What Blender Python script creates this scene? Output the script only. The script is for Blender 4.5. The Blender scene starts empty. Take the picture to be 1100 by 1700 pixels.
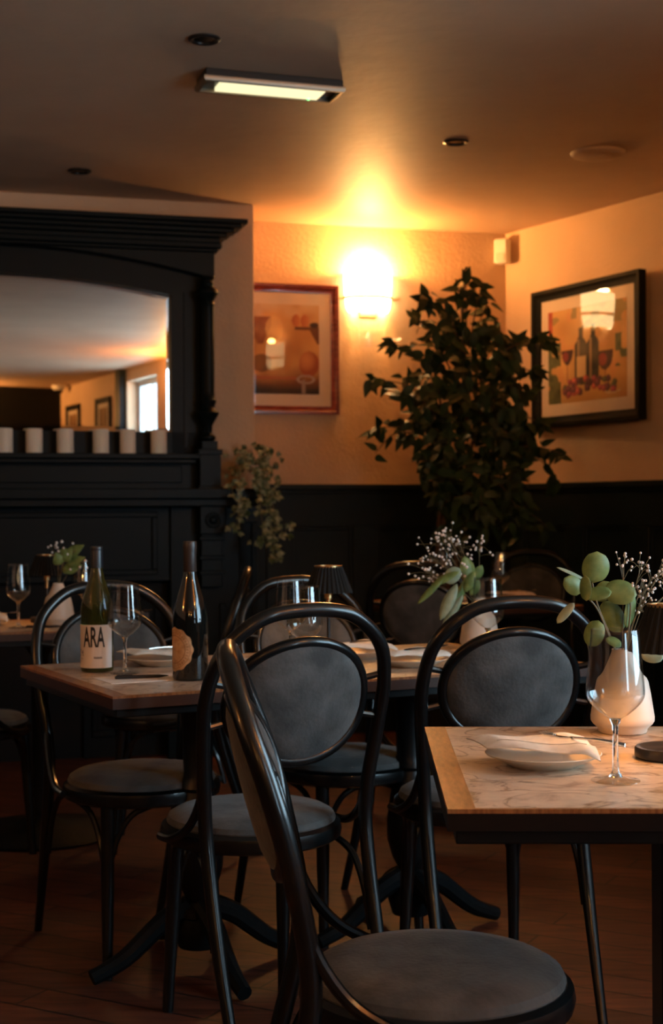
import bpy, math, random
from math import sin, cos, pi, radians as R, sqrt, atan2
from mathutils import Vector as V, Matrix

sc = bpy.context.scene
COL = sc.collection
RND = random.Random(7)

# ------------------------------------------------------------------ camera
F, CH, CZ = 2400.0, 1.15, 2.65          # focal length in px of the 1100x1700 frame, eye height, ceiling height
ROLL = R(0.3)
cam = bpy.data.cameras.new('camera'); camo = bpy.data.objects.new('camera', cam); COL.objects.link(camo)
cam.sensor_fit = 'VERTICAL'; cam.sensor_height = 36.0; cam.lens = F / 1700 * 36.0
cam.clip_start = 0.05
cam.dof.use_dof = True; cam.dof.focus_distance = 2.55; cam.dof.aperture_fstop = 6.3
r_, u_ = V((cos(ROLL), 0, -sin(ROLL))), V((sin(ROLL), 0, cos(ROLL)))
camo.matrix_world = Matrix(((r_.x, u_.x, 0, 0), (0, 0, -1, 0), (r_.z, u_.z, 0, CH), (0, 0, 0, 1)))
sc.camera = camo

# ------------------------------------------------------------------ world, exposure
w = bpy.data.worlds.new('sky'); sc.world = w; w.use_nodes = True
bg = w.node_tree.nodes['Background']
bg.inputs[0].default_value = (0.52, 0.80, 1.0, 1); bg.inputs[1].default_value = 7.2
sc.view_settings.view_transform = 'Standard'; sc.view_settings.look = 'None'
sc.view_settings.exposure = 1.0; sc.view_settings.gamma = 1.0; sc.view_settings.use_curve_mapping = False
WARM = (1.0, 0.42, 0.10)
P_SCONCE, P_SIDE, P_REAR, P_TABLE = 24.0, 6.0, 44.0, .8

# ------------------------------------------------------------------ materials
def mat(name, col, rough=0.5, metal=0.0, **kw):
    m = bpy.data.materials.new(name); m.use_nodes = True
    p = m.node_tree.nodes['Principled BSDF']
    p.inputs['Base Color'].default_value = (*col, 1); p.inputs['Roughness'].default_value = rough
    p.inputs['Metallic'].default_value = metal
    for k, v in kw.items(): p.inputs[k].default_value = v
    return m
def nodes(m): return m.node_tree.nodes, m.node_tree.links, m.node_tree.nodes['Principled BSDF']
def noise_mix(m, c1, c2, scale=8.0, detail=5, lo=0.35, hi=0.65, stretch=(1, 1, 1), rot=(0, 0, 0), bump=0.0, bscale=None, distort=0.0):
    n, l, p = nodes(m)
    tc = n.new('ShaderNodeTexCoord'); mp = n.new('ShaderNodeMapping'); mp.inputs['Scale'].default_value = stretch
    mp.inputs['Rotation'].default_value = rot
    nz = n.new('ShaderNodeTexNoise'); nz.inputs['Scale'].default_value = scale; nz.inputs['Detail'].default_value = detail
    nz.inputs['Distortion'].default_value = distort
    rp = n.new('ShaderNodeValToRGB'); rp.color_ramp.elements[0].position = lo; rp.color_ramp.elements[1].position = hi
    rp.color_ramp.elements[0].color = (*c1, 1); rp.color_ramp.elements[1].color = (*c2, 1)
    l.new(tc.outputs['Object'], mp.inputs[0]); l.new(mp.outputs[0], nz.inputs['Vector'])
    l.new(nz.outputs['Fac'], rp.inputs[0]); l.new(rp.outputs[0], p.inputs['Base Color'])
    if bump:
        b = n.new('ShaderNodeBump'); b.inputs['Strength'].default_value = bump; b.inputs['Distance'].default_value = 0.01
        if bscale:
            n2 = n.new('ShaderNodeTexNoise'); n2.inputs['Scale'].default_value = bscale; l.new(tc.outputs['Object'], n2.inputs['Vector'])
            l.new(n2.outputs['Fac'], b.inputs['Height'])
        else: l.new(nz.outputs['Fac'], b.inputs['Height'])
        l.new(b.outputs[0], p.inputs['Normal'])
    return m
M = {}
M['wall'] = noise_mix(mat('cream_wall_paint', (.6, .45, .33), .75), (.58, .405, .265), (.65, .46, .31), 3, bump=.25, bscale=60)
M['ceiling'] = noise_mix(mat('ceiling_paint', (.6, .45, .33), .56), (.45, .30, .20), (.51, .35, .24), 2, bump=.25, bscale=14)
M['teal'] = noise_mix(mat('dark_teal_paint', (.006, .014, .017), .55, **{'Specular IOR Level': .3}), (.0022, .0085, .0110), (.0035, .0115, .0145), 6, bump=.05, bscale=40)
M['surround'] = noise_mix(mat('black_teal_surround_paint', (.003, .006, .007), .42, **{'Specular IOR Level': .14}), (.0010, .0048, .0064), (.0016, .0064, .0084), 6)
M['darkwall'] = mat('near_black_wall', (.005, .005, .005), .7, **{'Specular IOR Level': .2})
M['lacquer'] = noise_mix(mat('black_lacquered_beech', (.01, .008, .007), .32, **{'Specular IOR Level': .3, 'Coat Weight': .45, 'Coat Roughness': .10}), (.0018, .0030, .0034), (.0035, .0036, .0036), 12)
M['velvet'] = noise_mix(mat('grey_blue_velvet', (.12, .135, .14), .85, **{'Specular IOR Level': .2, 'Sheen Weight': .18, 'Sheen Roughness': .4}), (.046, .048, .048), (.098, .098, .096), 14, bump=.12, bscale=120)
M['darkpaint'] = mat('black_painted_wood', (.004, .005, .0055), .38, **{'Specular IOR Level': .3})
M['iron'] = mat('black_cast_iron', (.003, .005, .006), .6, **{'Specular IOR Level': .15})
M['edge'] = noise_mix(mat('stained_oak_edging', (.3, .13, .045), .35), (.20, .075, .022), (.36, .15, .05), 30, stretch=(6, 1, 1), bump=.05)
M['edge_dark'] = mat('dark_stained_edge', (.05, .018, .008), .4); M['edge_black'] = mat('black_stained_edge', (.010, .006, .005), .45, **{'Specular IOR Level': .2})
M['chrome'] = mat('brushed_chrome', (.6, .58, .55), .25, 1.0)
M['brass'] = mat('aged_brass', (.6, .36, .16), .3, 1.0)
M['blackmetal'] = mat('black_metal', (.015, .014, .014), .35, .3)
M['shade'] = mat('black_pleated_fabric', (.007, .008, .008), .6, **{'Specular IOR Level': .2})
M['cream'] = mat('matt_cream_ceramic', (.66, .56, .46), .45)
M['plate'] = mat('warm_white_stoneware', (.70, .60, .48), .3)
M['napkin'] = noise_mix(mat('white_linen', (.78, .72, .63), .9), (.72, .65, .56), (.82, .76, .67), 60)
M['paper'] = mat('white_paper', (.78, .72, .66), .8)
M['steel'] = mat('polished_cutlery_steel', (.55, .52, .48), .15, 1.0)
M['wax'] = mat('ivory_wax', (.80, .72, .60), .55, **{'Subsurface Weight': .15})
M['terracotta'] = mat('pale_terracotta', (.45, .30, .21), .7)
M['soil'] = mat('dark_soil', (.02, .014, .01), .95)
M['bark'] = mat('brown_bark', (.09, .05, .03), .8)
M['stem'] = mat('brown_green_stem', (.14, .11, .05), .6)
M['leaf'] = noise_mix(mat('ficus_leaf_green', (.02, .045, .015), .45, **{'Specular IOR Level': .3}), (.008, .022, .010), (.024, .056, .018), 9)
M['ivy'] = noise_mix(mat('variegated_ivy_leaf', (.1, .13, .05), .5), (.05, .085, .03), (.36, .36, .22), 38, lo=.42, hi=.66)
M['euca'] = noise_mix(mat('eucalyptus_leaf', (.14, .20, .06), .5), (.10, .16, .04), (.19, .25, .07), 40)
M['euca_pale'] = noise_mix(mat('pale_eucalyptus_leaf', (.27, .33, .22), .5), (.22, .29, .18), (.32, .38, .26), 40)
M['blossom'] = mat('tiny_white_blossom', (.80, .72, .66), .7)
M['mirror'] = mat('silvered_mirror', (.86, .86, .85), .012, 1.0)
M['mahogany'] = noise_mix(mat('red_mahogany_frame', (.12, .02, .015), .22, **{'Coat Weight': .5}), (.13, .018, .012), (.24, .045, .028), 14, stretch=(1, 1, 4))
M['blackframe'] = mat('black_brown_frame', (.004, .005, .005), .6, **{'Specular IOR Level': .1})
M['mat'] = mat('cream_mount_board', (.74, .62, .52), .9)
M['white'] = mat('white_plastic', (.74, .70, .64), .45)
M['winwhite'] = mat('white_window_paint', (.75, .76, .76), .4)
M['blackglass'] = mat('dark_red_wine_bottle_glass', (.006, .006, .005), .06, **{'Coat Weight': .3})
M['foil_black'] = mat('black_screwcap', (.014, .016, .02), .35)
M['foil_brown'] = mat('dark_brown_capsule', (.035, .022, .018), .4)
M['label'] = mat('cream_paper_label', (.78, .68, .60), .6)
M['label_gold'] = noise_mix(mat('tan_seal_label', (.55, .32, .16), .6), (.45, .25, .11), (.62, .38, .20), 90)
M['ink'] = mat('black_print_ink', (.015, .013, .013), .6)
M['ink_brown'] = mat('brown_print_ink', (.26, .12, .05), .6)
M['speaker'] = mat('dark_lens', (.01, .01, .01), .15)
M['curtain'] = mat('pale_curtain', (.62, .58, .52), .9)

def floor_mat():
    m = mat('red_brown_wood_floor', (.07, .03, .02), .5); n, l, p = nodes(m)
    tc = n.new('ShaderNodeTexCoord'); mp = n.new('ShaderNodeMapping'); mp.inputs['Rotation'].default_value = (0, 0, R(28))
    br = n.new('ShaderNodeTexBrick'); br.inputs['Scale'].default_value = 1.0
    br.inputs['Brick Width'].default_value = .9; br.inputs['Row Height'].default_value = .12; br.inputs['Mortar Size'].default_value = .004
    br.inputs['Color1'].default_value = (.115, .036, .018, 1); br.inputs['Color2'].default_value = (.060, .019, .010, 1); br.inputs['Mortar'].default_value = (.008, .004, .003, 1)
    m2 = n.new('ShaderNodeMapping'); m2.inputs['Scale'].default_value = (2, 22, 1); m2.inputs['Rotation'].default_value = (0, 0, R(28))
    nz = n.new('ShaderNodeTexNoise'); nz.inputs['Scale'].default_value = 2.5; nz.inputs['Detail'].default_value = 6
    mx = n.new('ShaderNodeMix'); mx.data_type = 'RGBA'; mx.blend_type = 'MULTIPLY'; mx.inputs[0].default_value = .8
    rp = n.new('ShaderNodeValToRGB'); rp.color_ramp.elements[0].position = .3; rp.color_ramp.elements[0].color = (.30, .26, .25, 1); rp.color_ramp.elements[1].position = .7; rp.color_ramp.elements[1].color = (1.6, 1.5, 1.4, 1)
    l.new(tc.outputs['Object'], mp.inputs[0]); l.new(mp.outputs[0], br.inputs['Vector'])
    l.new(tc.outputs['Object'], m2.inputs[0]); l.new(m2.outputs[0], nz.inputs['Vector']); l.new(nz.outputs['Fac'], rp.inputs[0])
    l.new(br.outputs['Color'], mx.inputs[6]); l.new(rp.outputs[0], mx.inputs[7]); l.new(mx.outputs[2], p.inputs['Base Color'])
    return m
M['floor'] = floor_mat()

def marble_mat():
    m = mat('beige_marble_laminate', (.6, .48, .37), .28); n, l, p = nodes(m)
    tc = n.new('ShaderNodeTexCoord'); mp = n.new('ShaderNodeMapping'); mp.inputs['Scale'].default_value = (1, 1.5, 1); mp.inputs['Rotation'].default_value = (0, 0, R(-14))
    a = n.new('ShaderNodeTexNoise'); a.inputs['Scale'].default_value = 9; a.inputs['Detail'].default_value = 9; a.inputs['Roughness'].default_value = .68; a.inputs['Distortion'].default_value = 1.1
    r1 = n.new('ShaderNodeValToRGB'); e = r1.color_ramp.elements
    e[0].position = .28; e[0].color = (.22, .13, .08, 1); e[1].position = .66; e[1].color = (.70, .555, .41, 1)
    x = e.new(.46); x.color = (.56, .425, .31, 1)
    b = n.new('ShaderNodeTexNoise'); b.inputs['Scale'].default_value = 5; b.inputs['Detail'].default_value = 7; b.inputs['Distortion'].default_value = 2.2
    r2 = n.new('ShaderNodeValToRGB'); e2 = r2.color_ramp.elements
    e2[0].position = .47; e2[0].color = (1, 1, 1, 1); e2[1].position = .53; e2[1].color = (1, 1, 1, 1); y = e2.new(.50); y.color = (.38, .27, .20, 1)
    mx = n.new('ShaderNodeMix'); mx.data_type = 'RGBA'; mx.blend_type = 'MULTIPLY'; mx.inputs[0].default_value = 1.0
    l.new(tc.outputs['Object'], mp.inputs[0]); l.new(mp.outputs[0], a.inputs['Vector']); l.new(mp.outputs[0], b.inputs['Vector'])
    l.new(a.outputs['Fac'], r1.inputs[0]); l.new(b.outputs['Fac'], r2.inputs[0])
    l.new(r1.outputs[0], mx.inputs[6]); l.new(r2.outputs[0], mx.inputs[7]); l.new(mx.outputs[2], p.inputs['Base Color'])
    return m
M['marble'] = marble_mat()

def thin_glass(name, tint=(1, 1, 1), ior=1.5, boost=1.0):
    m = bpy.data.materials.new(name); m.use_nodes = True; n, l = m.node_tree.nodes, m.node_tree.links
    n.remove(n['Principled BSDF']); o = n['Material Output']
    t = n.new('ShaderNodeBsdfTransparent'); t.inputs[0].default_value = (*tint, 1)
    g = n.new('ShaderNodeBsdfGlossy'); g.inputs['Roughness'].default_value = .01
    lw = n.new('ShaderNodeLayerWeight'); lw.inputs['Blend'].default_value = .5
    f = n.new('ShaderNodeMath'); f.operation = 'POWER'; f.inputs[1].default_value = 5.0; l.new(lw.outputs['Facing'], f.inputs[0])
    k = n.new('ShaderNodeMath'); k.operation = 'MULTIPLY_ADD'; k.inputs[1].default_value = .9; k.inputs[2].default_value = .045 * boost; k.use_clamp = True
    x = n.new('ShaderNodeMixShader')
    l.new(f.outputs[0], k.inputs[0]); l.new(k.outputs[0], x.inputs[0]); l.new(t.outputs[0], x.inputs[1]); l.new(g.outputs[0], x.inputs[2]); l.new(x.outputs[0], o.inputs[0])
    return m
M['pane'] = thin_glass('clear_pane', (.98, .98, .98), 1.5, .7)
M['bowl'] = thin_glass('clear_thin_glass', (.96, .97, .97), 1.45, 1.7)
M['glass'] = mat('clear_solid_glass', (1, 1, 1), .0, **{'Transmission Weight': 1.0, 'IOR': 1.5})
M['greenglass'] = mat('olive_bottle_glass', (.15, .145, .03), .03, **{'Transmission Weight': .85, 'IOR': 1.45})
def emit(name, col, s, base=(.8, .8, .8)):
    m = mat(name, base, .4); p = m.node_tree.nodes['Principled BSDF']
    p.inputs['Emission Color'].default_value = (*col, 1); p.inputs['Emission Strength'].default_value = s
    return m
M['opal'] = emit('lit_opal_glass', (1, .72, .34), 5.0)
M['bulb'] = emit('warm_bulb', (1, .50, .16), 12.0)
M['exitlit'] = emit('lit_emergency_diffuser', (1, .90, .52), .55, (.6, .6, .5))
M['led'] = emit('green_indicator', (.1, 1, .2), 1.2)

# ------------------------------------------------------------------ mesh helpers
class MB:
    def __init__(s): s.v = []; s.f = []
    def add(s, vs, fs):
        o = len(s.v); s.v += [tuple(p) for p in vs]; s.f += [tuple(i + o for i in q) for q in fs]; return s
    def box(s, a, b, m=None):
        x0, y0, z0 = a; x1, y1, z1 = b
        vs = [V(p) for p in ((x0, y0, z0), (x1, y0, z0), (x1, y1, z0), (x0, y1, z0), (x0, y0, z1), (x1, y0, z1), (x1, y1, z1), (x0, y1, z1))]
        if m is not None: vs = [m @ p for p in vs]
        return s.add(vs, [(0, 3, 2, 1), (4, 5, 6, 7), (0, 1, 5, 4), (1, 2, 6, 5), (2, 3, 7, 6), (3, 0, 4, 7)])
    def prism(s, poly, y0, y1):
        """polygon of (x, z) extruded along y"""
        n = len(poly); vs = [(x, y0, z) for x, z in poly] + [(x, y1, z) for x, z in poly]
        fs = [tuple(range(n)), tuple(range(2 * n - 1, n - 1, -1))] + [(i, i + n, (i + 1) % n + n, (i + 1) % n) for i in range(n)]
        return s.add(vs, fs)
    def lathe(s, prof, n=32, c=(0, 0, 0), a0=0.0, a1=2 * pi, sy=1.0):
        full = abs(a1 - a0 - 2 * pi) < 1e-6; k = n if full else n + 1
        vs = []; fs = []
        for r, z in prof:
            for i in range(k):
                a = a0 + (a1 - a0) * i / n; vs.append((c[0] + r * cos(a), c[1] + sy * r * sin(a), c[2] + z))
        for j in range(len(prof) - 1):
            for i in range(n):
                p, q = j * k + i, j * k + (i + 1) % k
                fs.append((p, q, q + k, p + k))
        if full:
            if prof[0][0] > 1e-6: fs.append(tuple(range(k - 1, -1, -1)))
            if prof[-1][0] > 1e-6: fs.append(tuple(range((len(prof) - 1) * k, len(prof) * k)))
        return s.add(vs, fs)
    def tube(s, pts, rad, n=10, closed=False, flat=1.0):
        pts = [V(p) for p in pts]; m = len(pts)
        if not isinstance(rad, (list, tuple)): rad = [rad] * m
        T = []
        for i in range(m):
            a = pts[(i - 1) % m] if (closed or i) else pts[i]; b = pts[(i + 1) % m] if (closed or i < m - 1) else pts[i]
            T.append((b - a).normalized())
        up = V((0, 0, 1)) if abs(T[0].z) < .9 else V((0, 1, 0))
        N = (up - T[0] * up.dot(T[0])).normalized(); fr = []
        for i in range(m):
            N = (N - T[i] * N.dot(T[i]))
            if N.length < 1e-6: N = T[i].orthogonal()
            N.normalize(); fr.append((N.copy(), T[i].cross(N)))
        vs = []; fs = []
        for i in range(m):
            for j in range(n):
                a = 2 * pi * j / n; vs.append(pts[i] + fr[i][0] * (rad[i] * cos(a)) + fr[i][1] * (rad[i] * flat * sin(a)))
        for i in range(m if closed else m - 1):
            o = 0
            if closed and i == m - 1:
                best = 1e9
                for k in range(n):
                    d = (vs[i * n] - vs[k]).length
                    if d < best: best, o = d, k
            for j in range(n):
                i2 = (i + 1) % m
                fs.append((i * n + j, i * n + (j + 1) % n, i2 * n + (j + 1 + o) % n, i2 * n + (j + o) % n))
        if not closed: fs += [tuple(range(n - 1, -1, -1)), tuple(range((m - 1) * n, m * n))]
        return s.add(vs, fs)
    def sphere(s, c, r, n=12, m=8, sz=1.0):
        return s.lathe([(max(1e-7, r * sin(pi * i / m)), -r * sz * cos(pi * i / m)) for i in range(m + 1)], n, c)
    def build(s, name, m, parent=None, bevel=0.0, angle=35, flat=False, subsurf=0):
        me = bpy.data.meshes.new(name); me.from_pydata(s.v, [], s.f); me.validate()
        import bmesh
        b = bmesh.new(); b.from_mesh(me); bmesh.ops.recalc_face_normals(b, faces=b.faces); b.to_mesh(me); b.free()
        if not flat:
            me.polygons.foreach_set('use_smooth', [True] * len(me.polygons)); me.set_sharp_from_angle(angle=R(angle))
        me.materials.append(m)
        o = bpy.data.objects.new(name, me); COL.objects.link(o)
        if parent is not None: o.parent = parent
        if bevel:
            md = o.modifiers.new('bevel', 'BEVEL'); md.width = bevel; md.segments = 2; md.limit_method = 'ANGLE'; md.angle_limit = R(40)
        if subsurf:
            md = o.modifiers.new('sub', 'SUBSURF'); md.levels = subsurf; md.render_levels = subsurf
        return o
def cat_rom(P, n=6, closed=False):
    P = [V(p) for p in P]; m = len(P); out = []
    for i in range(m if closed else m - 1):
        g = lambda k: P[k % m] if closed else P[min(max(k, 0), m - 1)]
        a, b, c, d = g(i - 1), g(i), g(i + 1), g(i + 2)
        for k in range(n):
            t = k / n
            out.append(.5 * ((2 * b) + (c - a) * t + (2 * a - 5 * b + 4 * c - d) * t * t + (3 * b - a - 3 * c + d) * t ** 3))
    if not closed: out.append(P[-1])
    return out
def lerp(a, b, t): return a + (b - a) * t
def tag(o, label, cat, group=None):
    o['label'] = label; o['category'] = cat
    if group: o['group'] = group
    return o
def thing(name, label, cat, loc=(0, 0, 0), rz=0.0, group=None):
    o = bpy.data.objects.new(name, None); COL.objects.link(o); o.empty_display_size = .1
    o.location = loc; o.rotation_euler = (0, 0, rz)
    return tag(o, label, cat, group)
def struct(o): o['kind'] = 'structure'; return o
def dup(root, loc, rz, label, group=None):
    r = root.copy(); COL.objects.link(r); r.location = loc; r.rotation_euler = (0, 0, rz); r['label'] = label
    if group: r['group'] = group
    for ch in list(root.children):
        c = ch.copy(); COL.objects.link(c); c.parent = r
        for g in list(ch.children):
            d = g.copy(); COL.objects.link(d); d.parent = c
    return r
def lamp_light(name, loc, power, rad, parent=None, col=WARM):
    l = bpy.data.lights.new(name, 'POINT'); l.energy = power; l.color = col; l.shadow_soft_size = rad
    o = bpy.data.objects.new(name, l); COL.objects.link(o); o.location = loc
    if parent is not None: o.parent = parent
    return o

# ------------------------------------------------------------------ room plan (metres; camera stands at the origin looking along +y)
K = V((.95, 7.83, 0)); B = V((.9623, .2721, 0)); NB = V((.2721, -.9623, 0))       # corner; back wall runs along -B
RW = V((.5145, -.8575, 0))                                                       # the right wall, from the corner towards us
BEND = V((1.658, 6.65, 0)); REARC = V((2.60, -3.30, 0))
S0 = V((-.371, 7.045, 0))                                                        # right front edge of the chimney breast
ROTB = atan2(B.y, B.x)
LEFT_END = S0 - B * 2.75
def wallbox(name, p, q, t, m, z0=0.0, z1=CZ, holes=()):
    """vertical slab from p to q, thickness t to the side away from the room (right-hand side of p->q is the room)"""
    d = (q - p); L = d.length; d.normalize(); nn = V((-d.y, d.x, 0))
    mtx = Matrix(((d.x, nn.x, 0, p.x), (d.y, nn.y, 0, p.y), (0, 0, 1, 0), (0, 0, 0, 1)))
    mb = MB(); x = 0.0
    for a, b, h0, h1 in sorted(holes):
        mb.box((x, 0, z0), (a, t, z1), mtx); mb.box((a, 0, z0), (b, t, h0), mtx); mb.box((a, 0, h1), (b, t, z1), mtx); x = b
    mb.box((x, 0, z0), (L, t, z1), mtx)
    return struct(mb.build(name, m, flat=True)), mtx
mb = MB(); mb.box((-4.2, -3.9, -.1), (3.4, 9.0, 0)); struct(mb.build('floor', M['floor'], flat=True))
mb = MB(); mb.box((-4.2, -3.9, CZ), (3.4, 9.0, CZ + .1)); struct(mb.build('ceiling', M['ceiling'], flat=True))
BACK_L = K - B * 4.6
wallbox('wall_back', BACK_L, K + B * .12, .1, M['wall'])
wallbox('wall_right', K, BEND, .1, M['wall'])
SD = (REARC - BEND).normalized(); SL = (REARC - BEND).length
WINS = [(3.62, 5.05, .85, 2.45), (6.54, 7.46, .75, 2.52)]
_, SIDE = wallbox('wall_side', BEND, REARC, .22, M['wall'], holes=WINS)
wallbox('wall_rear', REARC, V((-3.6, -3.30, 0)), .1, M['darkwall'])
wallbox('wall_left', V((-3.6, -3.30, 0)), V((-3.6, 7.2, 0)), .1, M['wall'])
# chimney breast
mtxB = Matrix(((B.x, -NB.x, 0, S0.x), (B.y, -NB.y, 0, S0.y), (0, 0, 1, 0), (0, 0, 0, 1)))   # x along the wall, -y out into the room
mb = MB(); mb.box((-2.48, 0, 0), (0, .62, CZ), mtxB); struct(mb.build('wall_chimney', M['wall'], flat=True, bevel=.006))
# windows in the side wall
for i, (a, b, h0, h1) in enumerate(WINS):
    mb = MB(); t = .055
    for x0, x1, z0, z1 in ((a, a + t, h0, h1), (b - t, b, h0, h1), (a, b, h0, h0 + t), (a, b, h1 - t, h1), (a, b, (h0 + h1) / 2 + .12, (h0 + h1) / 2 + .16), ((a + b) / 2 - .02, (a + b) / 2 + .02, h0, h1)):
        mb.box((x0, .12, z0), (x1, .17, z1), SIDE)
    o = struct(mb.build('window_%d' % (i + 1), M['winwhite'], bevel=.004))
    mb = MB(); mb.box((a + .03, .142, h0 + .03), (b - .03, .146, h1 - .03), SIDE); mb.build('pane', M['pane'], o, flat=True)
    mb = MB(); mb.box((a - .06, -.05, h0 - .035), (b + .06, .12, h0), SIDE); mb.build('sill', M['winwhite'], o, bevel=.004)
    l = bpy.data.lights.new('window_portal', 'AREA'); l.shape = 'RECTANGLE'; l.size = b - a; l.size_y = h1 - h0; l.cycles.is_portal = True
    lo = bpy.data.objects.new('window_portal', l); COL.objects.link(lo)
    inward = V((SD.y, -SD.x, 0)); c = BEND + SD * ((a + b) / 2) - inward * .20 + V((0, 0, (h0 + h1) / 2))
    zax = -inward; xax = SD; yax = zax.cross(xax)
    lo.matrix_world = Matrix(((xax.x, yax.x, zax.x, c.x), (xax.y, yax.y, zax.y, c.y), (xax.z, yax.z, zax.z, c.z), (0, 0, 0, 1)))
# dark post beside the far window, seen in the mirror
mb = MB(); mb.box((7.50, -.07, 0), (7.66, 0, CZ), SIDE); struct(mb.build('trim_1', M['surround'], flat=True))
# wainscot: backing boards, stiles, rails and capping
DZ = 1.293
def wainscot(name, p, q, first, pitch, stile):
    d = (q - p); L = d.length; d.normalize(); nn = V((-d.y, d.x, 0))
    mt = Matrix(((d.x, nn.x, 0, p.x), (d.y, nn.y, 0, p.y), (0, 0, 1, 0), (0, 0, 0, 1)))
    mb = MB(); mb.box((0, -.012, 0), (L, 0, DZ - .03), mt)
    mb.box((0, -.030, 0), (L, -.012, .16), mt); mb.box((0, -.028, DZ - .22), (L, -.012, DZ - .03), mt)
    x = first
    while x < L:
        a, b = max(0, x), min(L, x + stile)
        if b > a: mb.box((a, -.0275, .16), (b, -.012, DZ - .22), mt)
        c0, c1 = x + stile, min(L, x + pitch)                           # inner panel moulding
        if c1 - c0 > .15:
            for bx in ((c0, c0 + .018, .16, DZ - .22), (c1 - .018, c1, .16, DZ - .22), (c0 + .018, c1 - .018, DZ - .238, DZ - .22), (c0 + .018, c1 - .018, .16, .178)):
                mb.box((bx[0], -.021, bx[2]), (bx[1], -.012, bx[3]), mt)
        x += pitch
    mb.box((0, -.050, DZ - .03), (L, 0, DZ), mt); mb.box((0, -.036, DZ - .05), (L, 0, DZ - .03), mt)
    return struct(mb.build(name, M['teal'], bevel=.003))
wainscot('trim_2', S0 + B * .0 - NB * .3, K, .12, .47, .13)
mb = MB(); mb.box((-.115, -.035, 0), (0, 0, 1.235), mtxB); mb.box((-.100, -.045, .2), (-.085, -.035, 1.1), mtxB); mb.box((-.030, -.045, .2), (-.015, -.035, 1.1), mtxB); mb.box((-.115, -.045, 1.1), (0, -.035, 1.115), mtxB); struct(mb.build('trim_5', M['surround'], bevel=.003))
wainscot('trim_3', K, BEND, .05, .47, .13)
wainscot('trim_6', BEND, BEND + SD * 3.5, .05, .47, .13)
wainscot('trim_4', V((-3.6, -3.30, 0)), V((-3.6, 7.0, 0)), .05, .6, .13)

# ------------------------------------------------------------------ fireplace and overmantel (local: x along the wall, -y out of it)
UC = -1.24
FP = S0 + B * UC
t = thing('fireplace', 'black painted fireplace surround below the big arched mirror', 'fireplace', FP, ROTB)
mb = MB(); mb.prism([(-1.235, 1.215), (1.235, 1.215), (1.235, 1.225), (1.245, 1.235), (1.245, 1.262), (-1.245, 1.262), (-1.245, 1.235), (-1.235, 1.225)], -.30, 0); mb.box((-1.19, -.26, 1.18), (1.19, 0, 1.215))
mb.build('mantel_shelf', M['surround'], t, bevel=.004)
mb = MB(); mb.box((-.80, -.12, .83), (.80, 0, 1.18)); 
for a, b, c, d in ((-.74, .74, 1.13, 1.155), (-.74, .74, .86, .885), (-.74, -.715, .885, 1.13), (.715, .74, .885, 1.13)): mb.box((a, -.135, c), (b, -.12, d))
mb.build('frieze_panel', M['surround'], t, bevel=.004)
for sx in (-1, 1):
    mb = MB(); x0, x1 = sorted((sx * .80, sx * 1.13)); mb.box((x0, -.14, 0), (x1, 0, 1.18)); mb.box((x0 - .02, -.17, 0), (x1 + .02, -.14, .16))
    for k in range(2):
        a = x0 + .03 + .2 * k * (1 if sx > 0 else 1); mb.box((a, -.155, .20), (a + .03, -.14, .72))
    pl = mb.build('pilaster', M['surround'], t, bevel=.004)
    mb = MB(); xc = (x0 + x1) / 2 + sx * .02
    mb.box((xc - .06, -.23, 1.05), (xc + .06, -.14, 1.18)); mb.box((xc - .05, -.20, .80), (xc + .05, -.14, 1.05))
    for z in (1.02, .93, .86): mb.box((xc - .06, -.215, z), (xc + .06, -.14, z + .018))
    mb.lathe([(.001, 0), (.034, 0), (.038, .008), (.028, .012), (.018, .006), (.012, .016), (.001, .018)], 20, (0, 0, 0))
    n0 = len(mb.v) - 7 * 20
    mb.v[n0:] = [(xc + x, -.23 - z, 1.115 + y) for x, y, z in mb.v[n0:]]
    mb.build('corbel', M['surround'], pl, bevel=.003)
mb = MB(); mb.box((-.80, -.05, 0), (-.40, 0, .83)); mb.box((.40, -.05, 0), (.80, 0, .83)); mb.box((-.40, -.05, .62), (.40, 0, .83))
for a, b in ((-.76, -.44), (.44, .76)):
    for c in ((a, b, .74, .77), (a, b, .10, .13), (a, a + .025, .13, .74), (b - .025, b, .13, .74)): mb.box((c[0], -.065, c[2]), (c[1], -.05, c[3]))
mb.build('cast_insert', M['iron'], t, bevel=.003)
mb = MB(); mb.box((-.40, -.02, 0), (.40, 0, .62)); mb.build('firebox_back', M['darkwall'], t, flat=True)
for a, b in ((-.71, -.49), (.49, .71)):
    mb = MB(); mb.box((a, -.058, .18), (b, -.05, .68)); mb.build('tile_panel', mat('grey_hearth_tile', (.03, .036, .04), .3), t, bevel=.002)

om = thing('overmantel_mirror', 'huge black overmantel with arched mirror and turned columns on the chimney breast', 'mirror', FP + V((0, 0, 1.262)), ROTB)
Z = 1.262
def arch(hw, zc, ze, n=24, x0=None):
    """points along a shallow arch from -hw to hw"""
    return [(lerp(-hw, hw, i / n), ze + (zc - ze) * (1 - (2 * i / n - 1) ** 2)) for i in range(n + 1)]
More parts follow.
